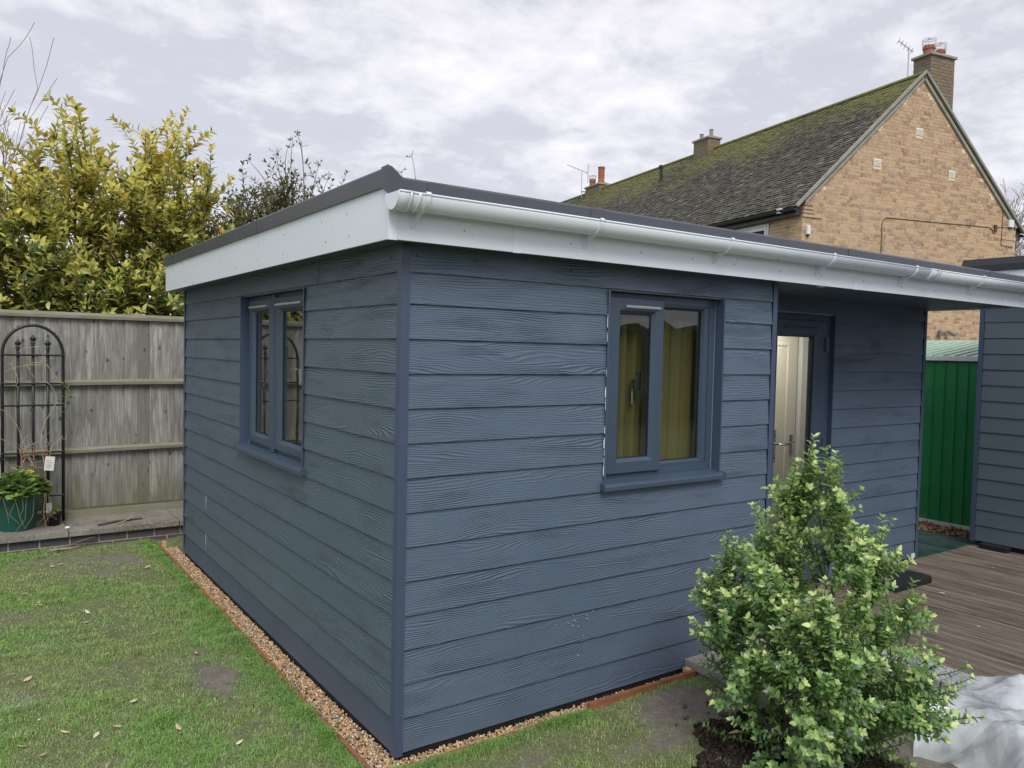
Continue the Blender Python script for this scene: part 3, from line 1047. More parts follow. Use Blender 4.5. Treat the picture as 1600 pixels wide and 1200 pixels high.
mb.build('reveal_trim', M['trim'], dr)
for z in (1.55, 0.98, 0.4): screw(f_p, DW[1] - 0.0035, 0.004, z, dr, 0.004, (-1, 0, 0))
# interior panelled door, seen through the glass
idr = part_empty('interior_door', room)
MB().box(3.72, 4.56, 1.30, 1.34, 0.01, 2.0).build('leaf', M['cream'], idr, bevel=0.003)
for a, b in ((3.82, 4.10), (4.18, 4.44)):
    for c, d in ((0.22, 1.88),):
        mb = MB(); ring(mb, lambda u, w, z: (u, 1.30 + w, z), (a, b, c, d), (a + 0.03, b - 0.03, c + 0.03, d - 0.03), -0.007, 0.002, 0.006, 0.006)
        mb.build('moulding', M['cream'], idr)
MB().box(4.475, 4.515, 1.288, 1.299, 0.90, 1.07).build('handle_plate', M['chrome'], idr, bevel=0.003)
mb = MB(); mb.tube([(4.495, 1.29, 1.01), (4.495, 1.25, 1.01), (4.42, 1.245, 1.01)], 0.008, 8); mb.build('lever_handle', M['chrome'], idr)
mb = MB(); mb.box(4.60, 4.68, 1.28, 1.36, 0, 2.06); mb.box(3.66, 4.60, 1.28, 1.36, 2.01, 2.06); mb.build('door_casing', M['plastic_white'], idr)

# lit warm ceiling lamp just inside the glazed door
nt_ = NT('warm_lamp'); nt_.b.inputs['Emission Color'].default_value = (1.0, 0.86, 0.72, 1); nt_.b.inputs['Emission Strength'].default_value = 330.0
M['lamp'] = nt_.m
mb = MB(); mb.lathe([(0.001, 0.0), (0.05, 0.0)], (3.95, 0.98, 2.186), 20); mb.build('ceiling_lamp', M['lamp'], room, recalc=False)
# --- curtains inside the front window: things that hang there
def curtain(x0, x1, ztop, zbot, y, seed, label):
    n, m_ = 90, 14
    us = np.linspace(0, 1, n); ts = np.linspace(0, 1, m_)
    V = []
    for t in ts:
        for u in us:
            ph = u * (x1 - x0) * 62 + seed
            yy = y + math.sin(ph) * 0.022 * (0.75 + 0.25 * math.sin(ph * 0.31)) + 0.006 * math.sin(ph * 2.3 + t)
            V.append((x0 + (x1 - x0) * u + 0.008 * math.cos(ph), yy, ztop + (zbot - ztop) * t))
    F = [(j * n + i, j * n + i + 1, (j + 1) * n + i + 1, (j + 1) * n + i) for j in range(m_ - 1) for i in range(n - 1)]
    o = link_mesh('curtain', np_mesh('curtain', np.array(V), np.array(F), M['curtain'], None, True), None)
    md_ = o.modifiers.new('thickness', 'SOLIDIFY'); md_.thickness = 0.002
    tag(o, label, 'curtain')


curtain(1.36, 1.585, 1.98, 0.75, 0.19, 0.3, 'narrow gathered olive yellow curtain behind the opening light of the front window')
curtain(1.62, 2.10, 1.98, 0.75, 0.20, 2.1, 'wider olive yellow curtain behind the fixed pane of the front window')
ch = thing('wooden_chair', (1.33, 0.62, 0), 'brown wooden chair back inside the room by the narrow curtain', 'chair')
for dx_ in (-0.17, 0.17):
    mb = MB(); mb.tube([(1.33 + dx_, 0.62, 0.0), (1.33 + dx_, 0.62, 0.45), (1.33 + dx_, 0.66, 1.42)], 0.016, 8); mb.build('leg', M['cane'], ch)
    mb = MB(); mb.tube([(1.33 + dx_, 1.0, 0.0), (1.33 + dx_, 1.0, 0.44)], 0.016, 8); mb.build('leg', M['cane'], ch)
MB().box(1.14, 1.52, 0.6, 1.02, 0.44, 0.47).build('seat', M['cane'], ch)
for z in (0.75, 1.0, 1.25, 1.38): MB().box(1.15, 1.51, 0.635, 0.652, z, z + 0.05).build('back_rail', M['cane'], ch)

# --- roof: slab, fascia, trims, soffit
OV = 0.13
XE = 5.60          # right-hand end of the fascia
YE = 4.15          # far end of the left fascia
rf = MB().box(-OV + 0.03, XE - 0.02, -OV + 0.03, YE - 0.03, 2.255, 2.425).build('roof_deck', M['rooftrim'], room)
MB().box(-OV + 0.014, XE - 0.014, -OV + 0.014, YE - 0.014, 2.203, 2.212).build('soffit', M['skirt'], room)
# pale mottled strip of soffit beyond the porch wall
def soffit_end():
    nt = NT('speckled_soffit'); v = nt.coord('Object')
    n_ = nt.noise(v, 34, 4, 0.7)
    nt.col_in(nt.ramp(n_, [(0.47, (0.02, 0.02, 0.02)), (0.53, (0.62, 0.68, 0.62))], 'LINEAR')); nt.rough(0.6)
    return nt.m
M['speck'] = soffit_end()
tag(MB().box(5.40, XE - 0.015, -OV + 0.016, 0.64, 2.199, 2.2025).build('soffit_strip', M['speck'], room), 'pale soffit strip with black speckles')
mb = MB(); mb.lathe([(0.001, 0.0), (0.034, 0.0), (0.042, -0.003), (0.044, 0.004)], (2.885, -0.02, 2.2), 24)
mb.build('recessed_downlight', M['chrome'], room, smooth=True)


def wobble_board(p0, p1, nrm, z0, z1, t, name, mat, parent):
    mb = MB()
    a, b, n_ = Vector(p0), Vector(p1), Vector(nrm)
    vs = []
    for q in (a, b):
        for (off, z) in ((0, z0), (t, z0), (t, z1), (0, z1)):
            vs.append((q.x + n_.x * off, q.y + n_.y * off, z))
    mb.add(vs, [(0, 1, 2, 3), (4, 7, 6, 5), (0, 4, 5, 1), (1, 5, 6, 2), (2, 6, 7, 3), (3, 7, 4, 0)])
    return mb.build(name, mat, parent, bevel=0.0015)


# front fascia in two lengths with joint covers
JX = [0.475, 3.1]
xs_ = [-OV + 0.002] + JX + [XE]
for a, b in zip(xs_[:-1], xs_[1:]):
    wobble_board((a + 0.001, -OV, 0), (b - 0.001, -OV, 0), (0, 1, 0), 2.196, 2.402, 0.012, 'fascia', M['upvc'], room)
for x in JX: MB().box(x - 0.004, x + 0.038, -OV - 0.003, -OV, 2.194, 2.40).build('fascia_joint_cover', M['upvc'], room)
MB().box(-OV - 0.004, -OV + 0.034, -OV - 0.004, -OV, 2.193, 2.40).build('fascia_corner_cover', M['upvc'], room)
MB().box(-OV - 0.004, -OV, -OV, -OV + 0.012, 2.193, 2.41).build('fascia_corner_cover', M['upvc'], room)
# left fascia
wobble_board((-OV, -OV + 0.012, 0), (-OV, YE, 0), (1, 0, 0), 2.196, 2.412, 0.010, 'fascia', M['upvc'], room)
wobble_board((XE, -OV + 0.012, 0), (XE, YE, 0), (-1, 0, 0), 2.196, 2.412, 0.010, 'fascia', M['upvc'], room)
wobble_board((-OV + 0.012, YE, 0), (XE - 0.012, YE, 0), (0, -1, 0), 2.196, 2.412, 0.010, 'fascia', M['upvc'], room)
# fixings
for x in (0.22, 0.50, 0.80, 1.25, 1.62, 1.95, 2.35, 2.75, 3.2, 3.65, 4.1, 4.6, 5.1):
    screw(f_front, x, -OV, 2.255 + random.uniform(-0.01, 0.012), room, 0.0045)
for y in (0.25, 0.55, 1.1, 1.6, 2.1, 2.7, 3.2, 3.8):
    for z in (2.25, 2.35):
        screw(f_left, y + random.uniform(-.05, .05), -OV, z, room, 0.004, (-1, 0, 0))
for x in (0.06, 0.35, 0.9, 1.35, 1.9): screw(f_front, x, -0.010, 2.155, room, 0.004, (0, -1, 0), 'rubber')
for y in (0.1, 0.45, 1.4, 1.8, 2.5, 3.0, 3.6): screw(f_left, y, -0.010, 2.15, room, 0.004, (-1, 0, 0), 'rubber')
# roof edge trims: left upstand in lengths, front drip trim
lens_ = [-OV - 0.012, 1.63, 3.85, YE + 0.012]
for a, b in zip(lens_[:-1], lens_[1:]):
    prof = [(-OV - 0.012, 2.405), (-OV - 0.012, 2.476), (-OV - 0.006, 2.483), (-OV + 0.004, 2.481), (-OV + 0.06, 2.436), (-OV + 0.06, 2.425), (-OV - 0.008, 2.405)]
    mb = MB(); mb.prism(prof, lambda p, t: (p[0], t, p[1]), a + 0.001, b - 0.001)
    mb.build('roof_trim', M['rooftrim'], room)
for y in (1.63, 3.85):
    MB().box(-OV - 0.0145, -OV - 0.0123, y - 0.05, y + 0.05, 2.4045, 2.4775).build('trim_joiner', M['rooftrim'], room)
fx = [-OV + 0.03, 0.95, 3.05, 4.9, XE + 0.012]
for a, b in zip(fx[:-1], fx[1:]):
    prof = [(-OV - 0.012, 2.372), (-OV - 0.012, 2.436), (-OV - 0.004, 2.446), (-OV + 0.05, 2.443), (-OV + 0.05, 2.425), (-OV - 0.008, 2.402)]
    mb = MB(); mb.prism(prof, lambda p, t: (t, p[0], p[1]), a + 0.001, b - 0.001)
    mb.build('roof_trim', M['rooftrim'], room)
for x in (0.08, 0.95, 3.05, 4.9):
    MB().box(x - 0.045, x + 0.045, -OV - 0.0145, -OV - 0.0123, 2.374, 2.439).build('trim_joiner', M['rooftrim'], room)
# folded corner piece of the upstand
mb = MB()
x0_, y0_ = -OV - 0.0152, -OV - 0.0152
mb.add([(x0_, y0_, 2.372), (x0_, y0_, 2.486), (x0_, -OV + .05, 2.485), (x0_, -OV + .05, 2.404), (-OV + .018, y0_, 2.450), (-OV + .05, y0_, 2.441), (-OV + .05, y0_, 2.373), (-OV + .0, -OV + .05, 2.485), (-OV + .045, -OV + .05, 2.447)],
       [(0, 3, 2, 1), (0, 1, 4, 5, 6), (1, 2, 7), (1, 7, 8, 4), (4, 8, 5)])
o = mb.build('trim_corner', M['rooftrim'], room, recalc=False)

# --- gutter (half round, hung on the fascia)
gt = part_empty('gutter', room)
GYC, GZC, GR = -OV - 0.060, 2.362, 0.056


def gut(x0, x1, r, name, rim=True, th=0.003, lo=-0.06):
    mb = MB(); N = 20
    outer = [(GYC - math.cos(a) * r, GZC - math.sin(a) * r) for a in np.linspace(lo, math.pi - lo, N)]
    inner = [(GYC - math.cos(a) * (r - th), GZC - math.sin(a) * (r - th)) for a in np.linspace(math.pi - lo, lo, N)]
    mb.prism(outer + inner, lambda p, t: (t, p[0], p[1]), x0, x1)
    if rim:
        for s_ in (0, N - 1):
            c = outer[s_]; mb.tube([(x0, c[0], c[1] + 0.002), (x1, c[0], c[1] + 0.002)], 0.0045, 8)
    o_ = mb.build(name, M['upvc'], gt)
    for p_ in o_.data.polygons: p_.use_smooth = len(p_.vertices) == 4 and abs(p_.normal.x) < .5
    return o_


o = gut(-0.10, 3.85, GR, 'gutter_length'); o2 = gut(3.852, XE + 0.05, GR, 'gutter_length')
# end cap
mb = MB(); N = 20
mb.prism([(GYC - math.cos(a) * (GR + 0.004), GZC - math.sin(a) * (GR + 0.004)) for a in np.linspace(-0.1, math.pi + 0.1, N)], lambda p, t: (t, p[0], p[1]), -0.150, -0.146)
mb.build('end_cap', M['upvc'], gt)
gut(-0.146, -0.085, GR + 0.004, 'end_collar', True)
gut(-0.098, -0.090, GR + 0.008, 'end_collar', False); gut(-0.062, -0.050, GR + 0.006, 'end_collar', False)
gut(3.80, 3.93, GR + 0.004, 'union', True)
gut(3.815, 3.825, GR + 0.008, 'union', False); gut(3.905, 3.915, GR + 0.008, 'union', False)
for x in (-0.02, 0.885, 1.79, 2.70, 3.62, 4.54, 5.42):
    mb = MB()
    r = GR + 0.0065
    angs = np.linspace(-0.25, 2.2, 16)
    outer = [(GYC - math.cos(a) * r, GZC - math.sin(a) * r) for a in angs]
    inner = [(GYC - math.cos(a) * (r - 0.005), GZC - math.sin(a) * (r - 0.005)) for a in angs[::-1]]
    mb.prism(outer + inner, lambda p, t: (t, p[0], p[1]), x - 0.011, x + 0.011)
    # curved rib running back down to the fascia
    rib = [(GYC - math.cos(a) * r, GZC - math.sin(a) * r) for a in np.linspace(0.75, 2.2, 9)]
    rib += [(-OV - 0.004, GZC - 0.075), (-OV - 0.0005, GZC - 0.092), (-OV - 0.0005, GZC - 0.108), (-OV - 0.012, GZC - 0.104), (-OV - 0.045, GZC - 0.078), (-OV - 0.085, GZC - 0.055)]
    mb.prism(rib, lambda p, t: (t, p[0], p[1]), x - 0.0025, x + 0.0025)
    mb.box(x - 0.014, x + 0.014, -OV - 0.006, -OV - 0.0005, GZC - 0.112, GZC - 0.02)
    mb.tube([(x - 0.011, GYC - GR - 0.004, GZC + 0.006), (x + 0.011, GYC - GR - 0.004, GZC + 0.006)], 0.007, 8)
    mb.build('gutter_bracket', M['upvc'], gt)

# ================================================================== BOUNDARY FENCE (seen from its rail side)
FY = 5.30
fence = thing('garden_fence', (0, FY, 0), 'tall weathered grey featheredge board fence with two rails behind the lawn', 'fence')
x = -4.4; k = 0
while x < 1.6:
    w = random.uniform(0.103, 0.118)
    lean = random.uniform(-0.003, 0.003)
    mb = MB()
    # tapered board, thick edge to the left, lapped over its neighbour
    a, b = x, x + w + 0.014
    yo = 0.0
    mb.add([(a + lean, FY + yo, 1.972), (a, FY + yo, 0.20), (b, FY + yo + 0.017, 0.20), (b + lean, FY + yo + 0.017, 1.972),
            (a + lean, FY + yo + 0.012, 1.972), (a, FY + yo + 0.012, 0.20), (b, FY + yo + 0.022, 0.20), (b + lean, FY + yo + 0.022, 1.972)],
           [(0, 1, 2, 3), (7, 6, 5, 4), (0, 4, 5, 1), (3, 2, 6, 7), (0, 3, 7, 4), (1, 5, 6, 2)])
    mb.build('fence_board', M['fence'], fence, at=(x, FY, 0.2))
    x += w; k += 1
for (xa, xb) in ((-4.4, -1.62), (-1.615, 1.6)):
    for z in (1.352, 0.724):
        prof = [(FY - 0.002, z - 0.004), (FY - 0.045, z + 0.002), (FY - 0.047, z + 0.030), (FY - 0.03, z + 0.047), (FY - 0.002, z + 0.052)]
        mb = MB(); n_ = 14
        P = []
        for i in range(n_ + 1):
            xx = xa + (xb - xa) * i / n_
            dz = 0.006 * math.sin(xx * 2.1 + z) - 0.010 * (1 if z < 1 else 0) * (xx + 0.5) * 0
            P += [(xx, p[0] + random.uniform(-.0015, .0015), p[1] + dz) for p in prof]
        m5 = len(prof)
        fs = [(i * m5 + j, i * m5 + (j + 1) % m5, (i + 1) * m5 + (j + 1) % m5, (i + 1) * m5 + j) for i in range(n_) for j in range(m5)]
        mb.add(P, fs + [tuple(range(m5)), tuple(range(n_ * m5, (n_ + 1) * m5))])
        mb.build('rail', M['rail'], fence, at=(xa, FY, z))
    prof = [(FY - 0.035, 1.972), (FY - 0.037, 1.998), (FY - 0.025, 2.026), (FY + 0.035, 2.028), (FY + 0.04, 1.972)]
    mb = MB(); mb.prism(prof, lambda p, t: (t, p[0], p[1]), xa + 0.001, xb - 0.001)
    mb.build('capping_rail', M['rail'], fence, at=(xa, FY, 2.0))
    MB().box(xa, xb - 0.002, FY - 0.028, FY + 0.004, 0.10, 0.182).build('gravel_board', M['rail'], fence, at=(xa, FY, 0.1))
for xx in (-3.3, -1.615, 0.95):
    MB().box(xx - 0.04, xx + 0.04, FY + 0.02, FY + 0.10, -0.1, 1.97).build('fence_post', M['fence'], fence, at=(xx, FY, 0))

# ---- raised paved edge below the fence: engineering bricks with coping slabs
edge = thing('raised_paving_edge', (0, 4.7, 0), 'low blue-brick edge topped with stained stone slabs along the fence foot', 'paving edge')
MB().box(-4.4, 1.6, 4.7165, FY - 0.03, -0.15, 0.069).build('fill', M['mortar'], edge)
x = -4.4
bm_ = MB().box(0, 0.215, 0, 0.1, 0, 0.065).mesh('brick', M['engbrick'], bevel=0.004)
while x < 1.6:
    for z in (-0.078, -0.003 + 0.0):
        o = link_mesh('brick', bm_, edge, (x + (0.11 if z < -0.05 else 0), 4.712 + random.uniform(-.002, .002), z))
    x += 0.226
x = -4.25
while x < 1.5:
    w = random.choice((0.60, 0.75, 0.9)); w = min(w, 1.62 - x)
    mb = MB(); mb.box(x + 0.003, x + w - 0.003, 4.675, FY - 0.03, 0.0705, 0.120 + random.uniform(-.002, .002))
    mb.build('coping_slab', M['coping'], edge, at=(x, 4.68, 0.07), bevel=0.004)
    x += w

# ---- arched iron trellis
AY = 5.17
tr = thing('arched_trellis', (-1.03, AY, 0.12), 'black wrought-iron arched trellis with three spear finials leaning by the fence', 'trellis')
XL, XR, ZA = -1.262, -0.797, 1.63
arc = [(XL, AY, 0.12), (XL, AY, 1.2), (XL, AY, ZA)]
for a in np.linspace(math.pi, 0, 22)[1:-1]:
    arc.append(((XL + XR) / 2 + math.cos(a) * (XR - XL) / 2, AY, ZA + math.sin(a) * 0.262))
arc += [(XR, AY, ZA), (XR, AY, 1.2), (XR, AY, 0.12)]
MB().tube(arc, 0.0135, 10).build('hoop', M['black_iron'], tr, smooth=True)
for z in (1.627, 1.374, 1.180, 0.757, 0.36):
    MB().tube([(XL - 0.012, AY - 0.016, z), (XR + 0.008, AY - 0.016, z)], 0.0085, 6).build('cross_bar', M['black_iron'], tr)
for xx, zt in ((-1.144, 1.675), (-1.030, 1.715), (-0.916, 1.675)):
    b_ = MB().tube([(xx, AY, 0.12), (xx, AY, zt)], 0.0125, 8).build('upright_bar', M['black_iron'], tr, smooth=True)
    mb = MB()
    mb.lathe([(0.0, -0.005), (0.018, 0.0), (0.018, 0.008), (0.011, 0.012), (0.019, 0.018), (0.019, 0.026), (0.009, 0.032), (0.012, 0.04), (0.020, 0.056), (0.014, 0.075), (0.004, 0.092), (0.0, 0.1)], (xx, AY, zt), 10)
    for sgn in (-1, 1):
        mb.tube([(xx, AY, zt + 0.036), (xx + sgn * 0.014, AY, zt + 0.046), (xx + sgn * 0.024, AY, zt + 0.062), (xx + sgn * 0.030, AY, zt + 0.060)], [0.007, 0.008, 0.006, 0.002], 6)
    mb.build('finial', M['black_iron'], b_, smooth=True)

# ---- leaf helpers
def leaf_template(w, l, fold=0.18, curl=0.12, wavy=0.0, rows=4, blunt=False):
    """V, F(quads) of a pointed leaf: x side, y along, z normal"""
    prof = {3: [0.0, 0.9, 0.75, 0.0], 4: [0.0, 0.78, 1.0, 0.66, 0.0], 40: [0.15, 0.82, 1.0, 0.78, 0.15], 6: [0.12, 0.55, 0.92, 1.0, 0.9, 0.62, 0.12], 5: [0.0, 0.62, 1.0, 0.95, 0.6, 0.0]}[40 if blunt else rows]
    V = []
    for i, p in enumerate(prof):
        t = i / rows
        z = -curl * l * t * t
        hw = p * w / 2 + 0.0001
        wz = wavy * l * (1 if i % 2 else -1)
        V += [(-hw, t * l, z + fold * hw + wz), (0, t * l, z - 0.0), (hw, t * l, z + fold * hw - wz * 0.6)]
    F = []
    for i in range(rows):
        a = i * 3
        F += [(a, a + 1, a + 4, a + 3), (a + 1, a + 2, a + 5, a + 4)]
    return np.array(V, dtype=float), np.array(F)


def leaves_on(paths, per_len, tmpl, size, size_var, cols_fn, start=0.3, up=0.3, spread=1.0, droop=0.0, tip=4):
    """alternate leaves along paths; returns V,F,C"""
    P, D, N, S, CC = [], [], [], [], []
    for pi, pts in enumerate(paths):
        pts = np.array(pts)
        seg = np.linalg.norm(np.diff(pts, axis=0), axis=1); L = seg.sum()
        cs = np.concatenate([[0], np.cumsum(seg)])
        n = max(2, int(L * (1 - start) * per_len))
        ds = start * L + (1 - start) * L * (np.arange(n) + rng.random(n) * 0.6) / n
        ang0 = rng.random() * 6.28
        for k, s_ in enumerate(list(ds) + [L] * tip):
            j = min(np.searchsorted(cs, s_, side='right') - 1, len(seg) - 1)
            t = (s_ - cs[j]) / max(seg[j], 1e-6)
            p = pts[j] * (1 - t) + pts[j + 1] * t
            ax = (pts[j + 1] - pts[j]); ax = ax / (np.linalg.norm(ax) + 1e-9)
            o1 = np.cross(ax, [0.3, 0.1, 1.0]); o1 /= np.linalg.norm(o1) + 1e-9
            o2 = np.cross(ax, o1)
            a = ang0 + k * 2.4 + rng.normal() * 0.3
            rad = o1 * math.cos(a) + o2 * math.sin(a)
            is_tip = k >= n
            d = ax * (0.9 if is_tip else 0.55) + rad * spread * (0.7 if is_tip else 1.0) + np.array([0, 0, up - droop])
            nn = ax - d * 0.3 + np.array([0, 0, 0.35]) + rng.normal(size=3) * 0.25
            P.append(p); D.append(d); N.append(nn)
            S.append(size * (1 + rng.normal() * size_var) * (0.75 if is_tip else 1.0))
            CC.append(cols_fn(p, s_ / L, is_tip))
    P, D, N, S, CC = map(np.array, (P, D, N, S, CC))
    S = np.clip(S, size * 0.35, size * 1.7)
    Mx = frames_from(D, N) * S[:, None, None]
    return instance_np(tmpl[0], tmpl[1], Mx, P, CC)


def bez(a, b, c, n=8):
    ts = np.linspace(0, 1, n)
    a, b, c = map(np.array, (a, b, c))
    return [(1 - t) ** 2 * a + 2 * (1 - t) * t * b + t * t * c for t in ts]


# ---- large shrub behind the fence: yellowing
def shrub(name, label, cat, base, stems, leaf, per_len, size, colf, bark, wig=0.12, group=None, side=5, mat='leaf_matt', start=.15, tip=4, r0=0.012, spread=1.0):
    t = thing(name, base, label, cat, group)
    mb = MB(); paths = []
    for tipp, org_ in stems:
        a = np.array(org_); c = np.array(tipp)
        b = (a + c) / 2 + rng.normal(size=3) * wig + np.array([0, 0, 0.12])
        main = bez(a, b, c, 9)
        mb.tube(main, list(np.linspace(r0, r0 * 0.25, 9)), 5, cap=False)
        paths.append(main[3:])
        for _ in range(side):
            k = rng.integers(2, 8); st = main[k]
            dr = (main[k] - main[k - 1]); dr /= np.linalg.norm(dr)
            e_ = st + (dr * rng.uniform(0.1, 0.3) + rng.normal(size=3) * np.array([.16, .16, .08]) + np.array([0, 0, rng.uniform(0.0, 0.22)]))
            pth = bez(st, st + dr * 0.12 + (e_ - st) * 0.3, e_, 6)
            mb.tube(pth, list(np.linspace(r0 * .35, r0 * .12, 6)), 4, cap=False)
            paths.append(pth)
    mb.build('stems', M[bark], t, recalc=False)
    V, F, C = leaves_on(paths, per_len, leaf, size, 0.22, colf, start=start, tip=tip, spread=spread)
    f = link_mesh('foliage', np_mesh('foliage', V - np.array(base), F, M[mat], C, False), t)
    tag(f, kind='stuff')
    return t


def crown_top(x):
    """height of the yellow shrub's outline along the fence"""
    pts = [(-4, 3.5), (-2.5, 3.6), (-1.6, 3.55), (-1.25, 3.3), (-0.95, 3.85), (-0.62, 3.95), (-0.3, 3.75), (0.0, 3.92), (0.3, 3.98), (0.5, 3.85), (0.67, 3.85), (0.80, 3.4), (0.95, 3.1)]
    return np.interp(x, [p[0] for p in pts], [p[1] for p in pts])


T_leaf = leaf_template(0.46, 1.0, 0.25, 0.18, 0.0, 3)
T_leaf4 = leaf_template(0.46, 1.0, 0.25, 0.2, 0.012, 4)


def col_yellow(p, t, tip):
    k = rng.random()
    hi = np.clip((p[2] - 2.2) / 1.6, 0, 1)
    yel = np.array([0.78, 0.66, 0.14]); grn = np.array([0.42, 0.48, 0.12]); dk = np.array([0.11, 0.17, 0.05]); org_ = np.array([0.56, 0.38, 0.06]); pale = np.array([0.64, 0.66, 0.25])
    fb = float(vnoise(p[0], p[2], 2.3, 5.0))
    w = np.clip(0.22 + 0.45 * hi * (0.4 + fb) + (0.2 if tip else 0) + (k - 0.5) * 0.6, 0, 1)
    c = (grn * (1 - w) + yel * w)
    if rng.random() < 0.25 * (1.2 - hi): c = dk
    if rng.random() < 0.10 * hi + .01: c = org_
    if rng.random() < 0.16 * (1.0 - hi): c = pale
    return c * (0.75 + 0.4 * rng.random())


stems = []
for _ in range(310):
    x = rng.uniform(-3.3, 0.98); y = rng.uniform(5.75, 6.9)
    zt = crown_top(x) - abs(rng.normal()) * 0.34 + 0.02
    if rng.random() < 0.68:
        zt = rng.uniform(1.85, crown_top(x) - 0.3)
        if rng.random() < .6: y = rng.uniform(5.55, 6.0)
    ox = x * 0.75 + rng.normal() * 0.15; 
    stems.append(((x, y, zt), (ox, 6.5 + rng.normal() * .25, max(0.2, zt - rng.uniform(1.0, 1.7)))))
shrub('yellowing_shrub', 'large yellow-green leafy shrub rising behind the fence at left', 'shrub', (-0.6, 6.4, 0), stems, T_leaf, 54, 0.083, col_yellow, 'bark', side=7)
# long arching shoot of that shrub
def col_shoot(p, t, tip):
    return np.array([0.33, 0.31, 0.07]) * (0.7 + .5 * rng.random())


def col_dark(p, t, tip):
    k = rng.random()
    c = np.array([0.12, 0.145, 0.06]) * (1 - k) + np.array([0.24, 0.24, 0.10]) * k
    if tip: c = np.array([0.20, 0.16, 0.07])
    return c * (0.7 + 0.5 * rng.random())


stems = []
def dark_top(x):
    return np.interp(x, [0.6, 0.9, 1.1, 1.35, 1.6, 1.9, 2.2, 2.6, 3.2], [3.2, 3.35, 3.62, 3.55, 3.75, 3.72, 3.68, 3.45, 3.2])


for _ in range(170):
    x = rng.uniform(0.55, 3.0); y = rng.uniform(6.0, 7.1)
    zt = dark_top(x) - abs(rng.normal()) * 0.22
    if rng.random() < 0.55: zt = rng.uniform(1.9, dark_top(x) - 0.2)
    stems.append(((x, y, zt), (x * 0.9 + .1 + rng.normal() * .12, 6.6 + rng.normal() * .2, max(.2, zt - rng.uniform(.9, 1.5)))))
shrub('dark_shrub', 'darker olive-leaved shrub behind the corner of the flat roof', 'shrub', (1.6, 6.6, 0), stems, T_leaf, 42, 0.056, col_dark, 'bark', side=6)

# thin stems carrying red-brown leaves and seed heads above the dark shrub
def red_col(p, t, tip):
    return np.array([0.16, 0.045, 0.05]) * (0.6 + .8 * rng.random())


def seed_stems(label, base, tips, seeds=True):
    t = thing('tall_thin_shoots', base, label, 'plant')
    mb = MB(); paths = []
    for tp in tips:
        b = np.array(base) + rng.normal(size=3) * np.array([.08, .08, 0])
        tp = np.array(tp)
        mid = (b + tp) / 2 + np.array([rng.normal() * .12, 0, 0.35])
        P = bez(b, mid, tp, 10)
        mb.tube(P, list(np.linspace(0.009, 0.0028, 10)), 4, cap=False)
        for _ in range(5):
            d = np.array([rng.normal() * .04, rng.normal() * .04, rng.uniform(-.01, .06)])
            q = [P[-1], P[-1] + d * .6, P[-1] + d]
            mb.tube(q, 0.0016, 3, cap=False); paths.append(q)
    mb.build('stems', M['twig'], t, recalc=False)
    V, F, C = leaves_on(paths, 30, T_leaf, 0.026, 0.3, red_col, start=0.4, tip=3)
    f = link_mesh('seed_heads', np_mesh('seed_heads', V - np.array(base), F, M['leaf_matt'], C), t); tag(f, kind='stuff')
    return t, paths


seed_stems('tall thin shoots with dark red tips above the dark shrub', (1.85, 6.3, 2.8), [(1.72, 6.2, 4.25), (1.80, 6.3, 4.15), (1.60, 6.2, 4.08), (1.66, 6.2, 4.17), (1.46, 6.2, 3.98), (1.15, 6.2, 3.86), (2.02, 6.2, 3.8), (1.98, 6.2, 3.92), (2.1, 6.2, 3.78)])
seed_stems('single thin stem with a seed head showing over the near roof corner', (3.3, 6.5, 2.6), [(3.33, 6.4, 4.28), (3.17, 6.4, 4.06)])

# ---- bare trees
def bare_tree(name, label, base, h, levels, mat, lean=(0, 0), r0=0.03, nb=5, seed=1, spread=0.5, twig_r=0.0018, aim=None):
    rs = random.Random(seed)
    t = thing(name, base, label, 'tree')
    mb = MB(); cr = MB()

    def grow(p, d, L, r, lv):
        pts = [p]; q = p.copy(); dd = d.copy()
        n = 5
        for i in range(n):
            dd = (dd + Vector((rs.gauss(0, .09), rs.gauss(0, .09), rs.gauss(0, .05) + .02))).normalized()
            q = q + dd * (L / n); pts.append(q.copy())
        (mb if lv == 0 else cr).tube(pts, [max(twig_r, r * (1 - .6 * i / n)) for i in range(n + 1)], 6 if lv < 2 else 3, cap=False)
        if lv >= levels: return
        for k in range(nb if lv else nb + 3):
            i = rs.randint(1 if lv else 2, n)
            ax = (pts[i] - pts[i - 1]).normalized()
            o_ = Vector((rs.gauss(0, 1), rs.gauss(0, 1), rs.gauss(0, .5)))
            nd = (ax * .8 + o_.normalized() * spread * rs.uniform(.6, 1.4) + Vector((0, 0, .25))).normalized()
            grow(pts[i], nd, L * rs.uniform(.5, .75), r * .5, lv + 1)
    grow(Vector(base), Vector((lean[0], lean[1], 1)).normalized(), h, r0, 0)
    mb.build('trunk', M[mat], t, recalc=False, smooth=True)
    if cr.v:
        cr.build('crown', M[mat], t, recalc=False)
    return t


bare_tree('bare_tree', 'leafless tree with fine upright branches at the far left edge', (-1.72, 8.3, 0), 2.8, 4, 'twig', (-0.03, 0.0), 0.05, 4, 3, 0.42, 0.003)
bare_tree('bare_tree', 'pale leafless tree standing beyond the right corner of the brick house', (36.6, 12.2, 0), 4.6, 5, 'frosttwig', (0, 0), 0.14, 5, 5, 0.75, 0.012)

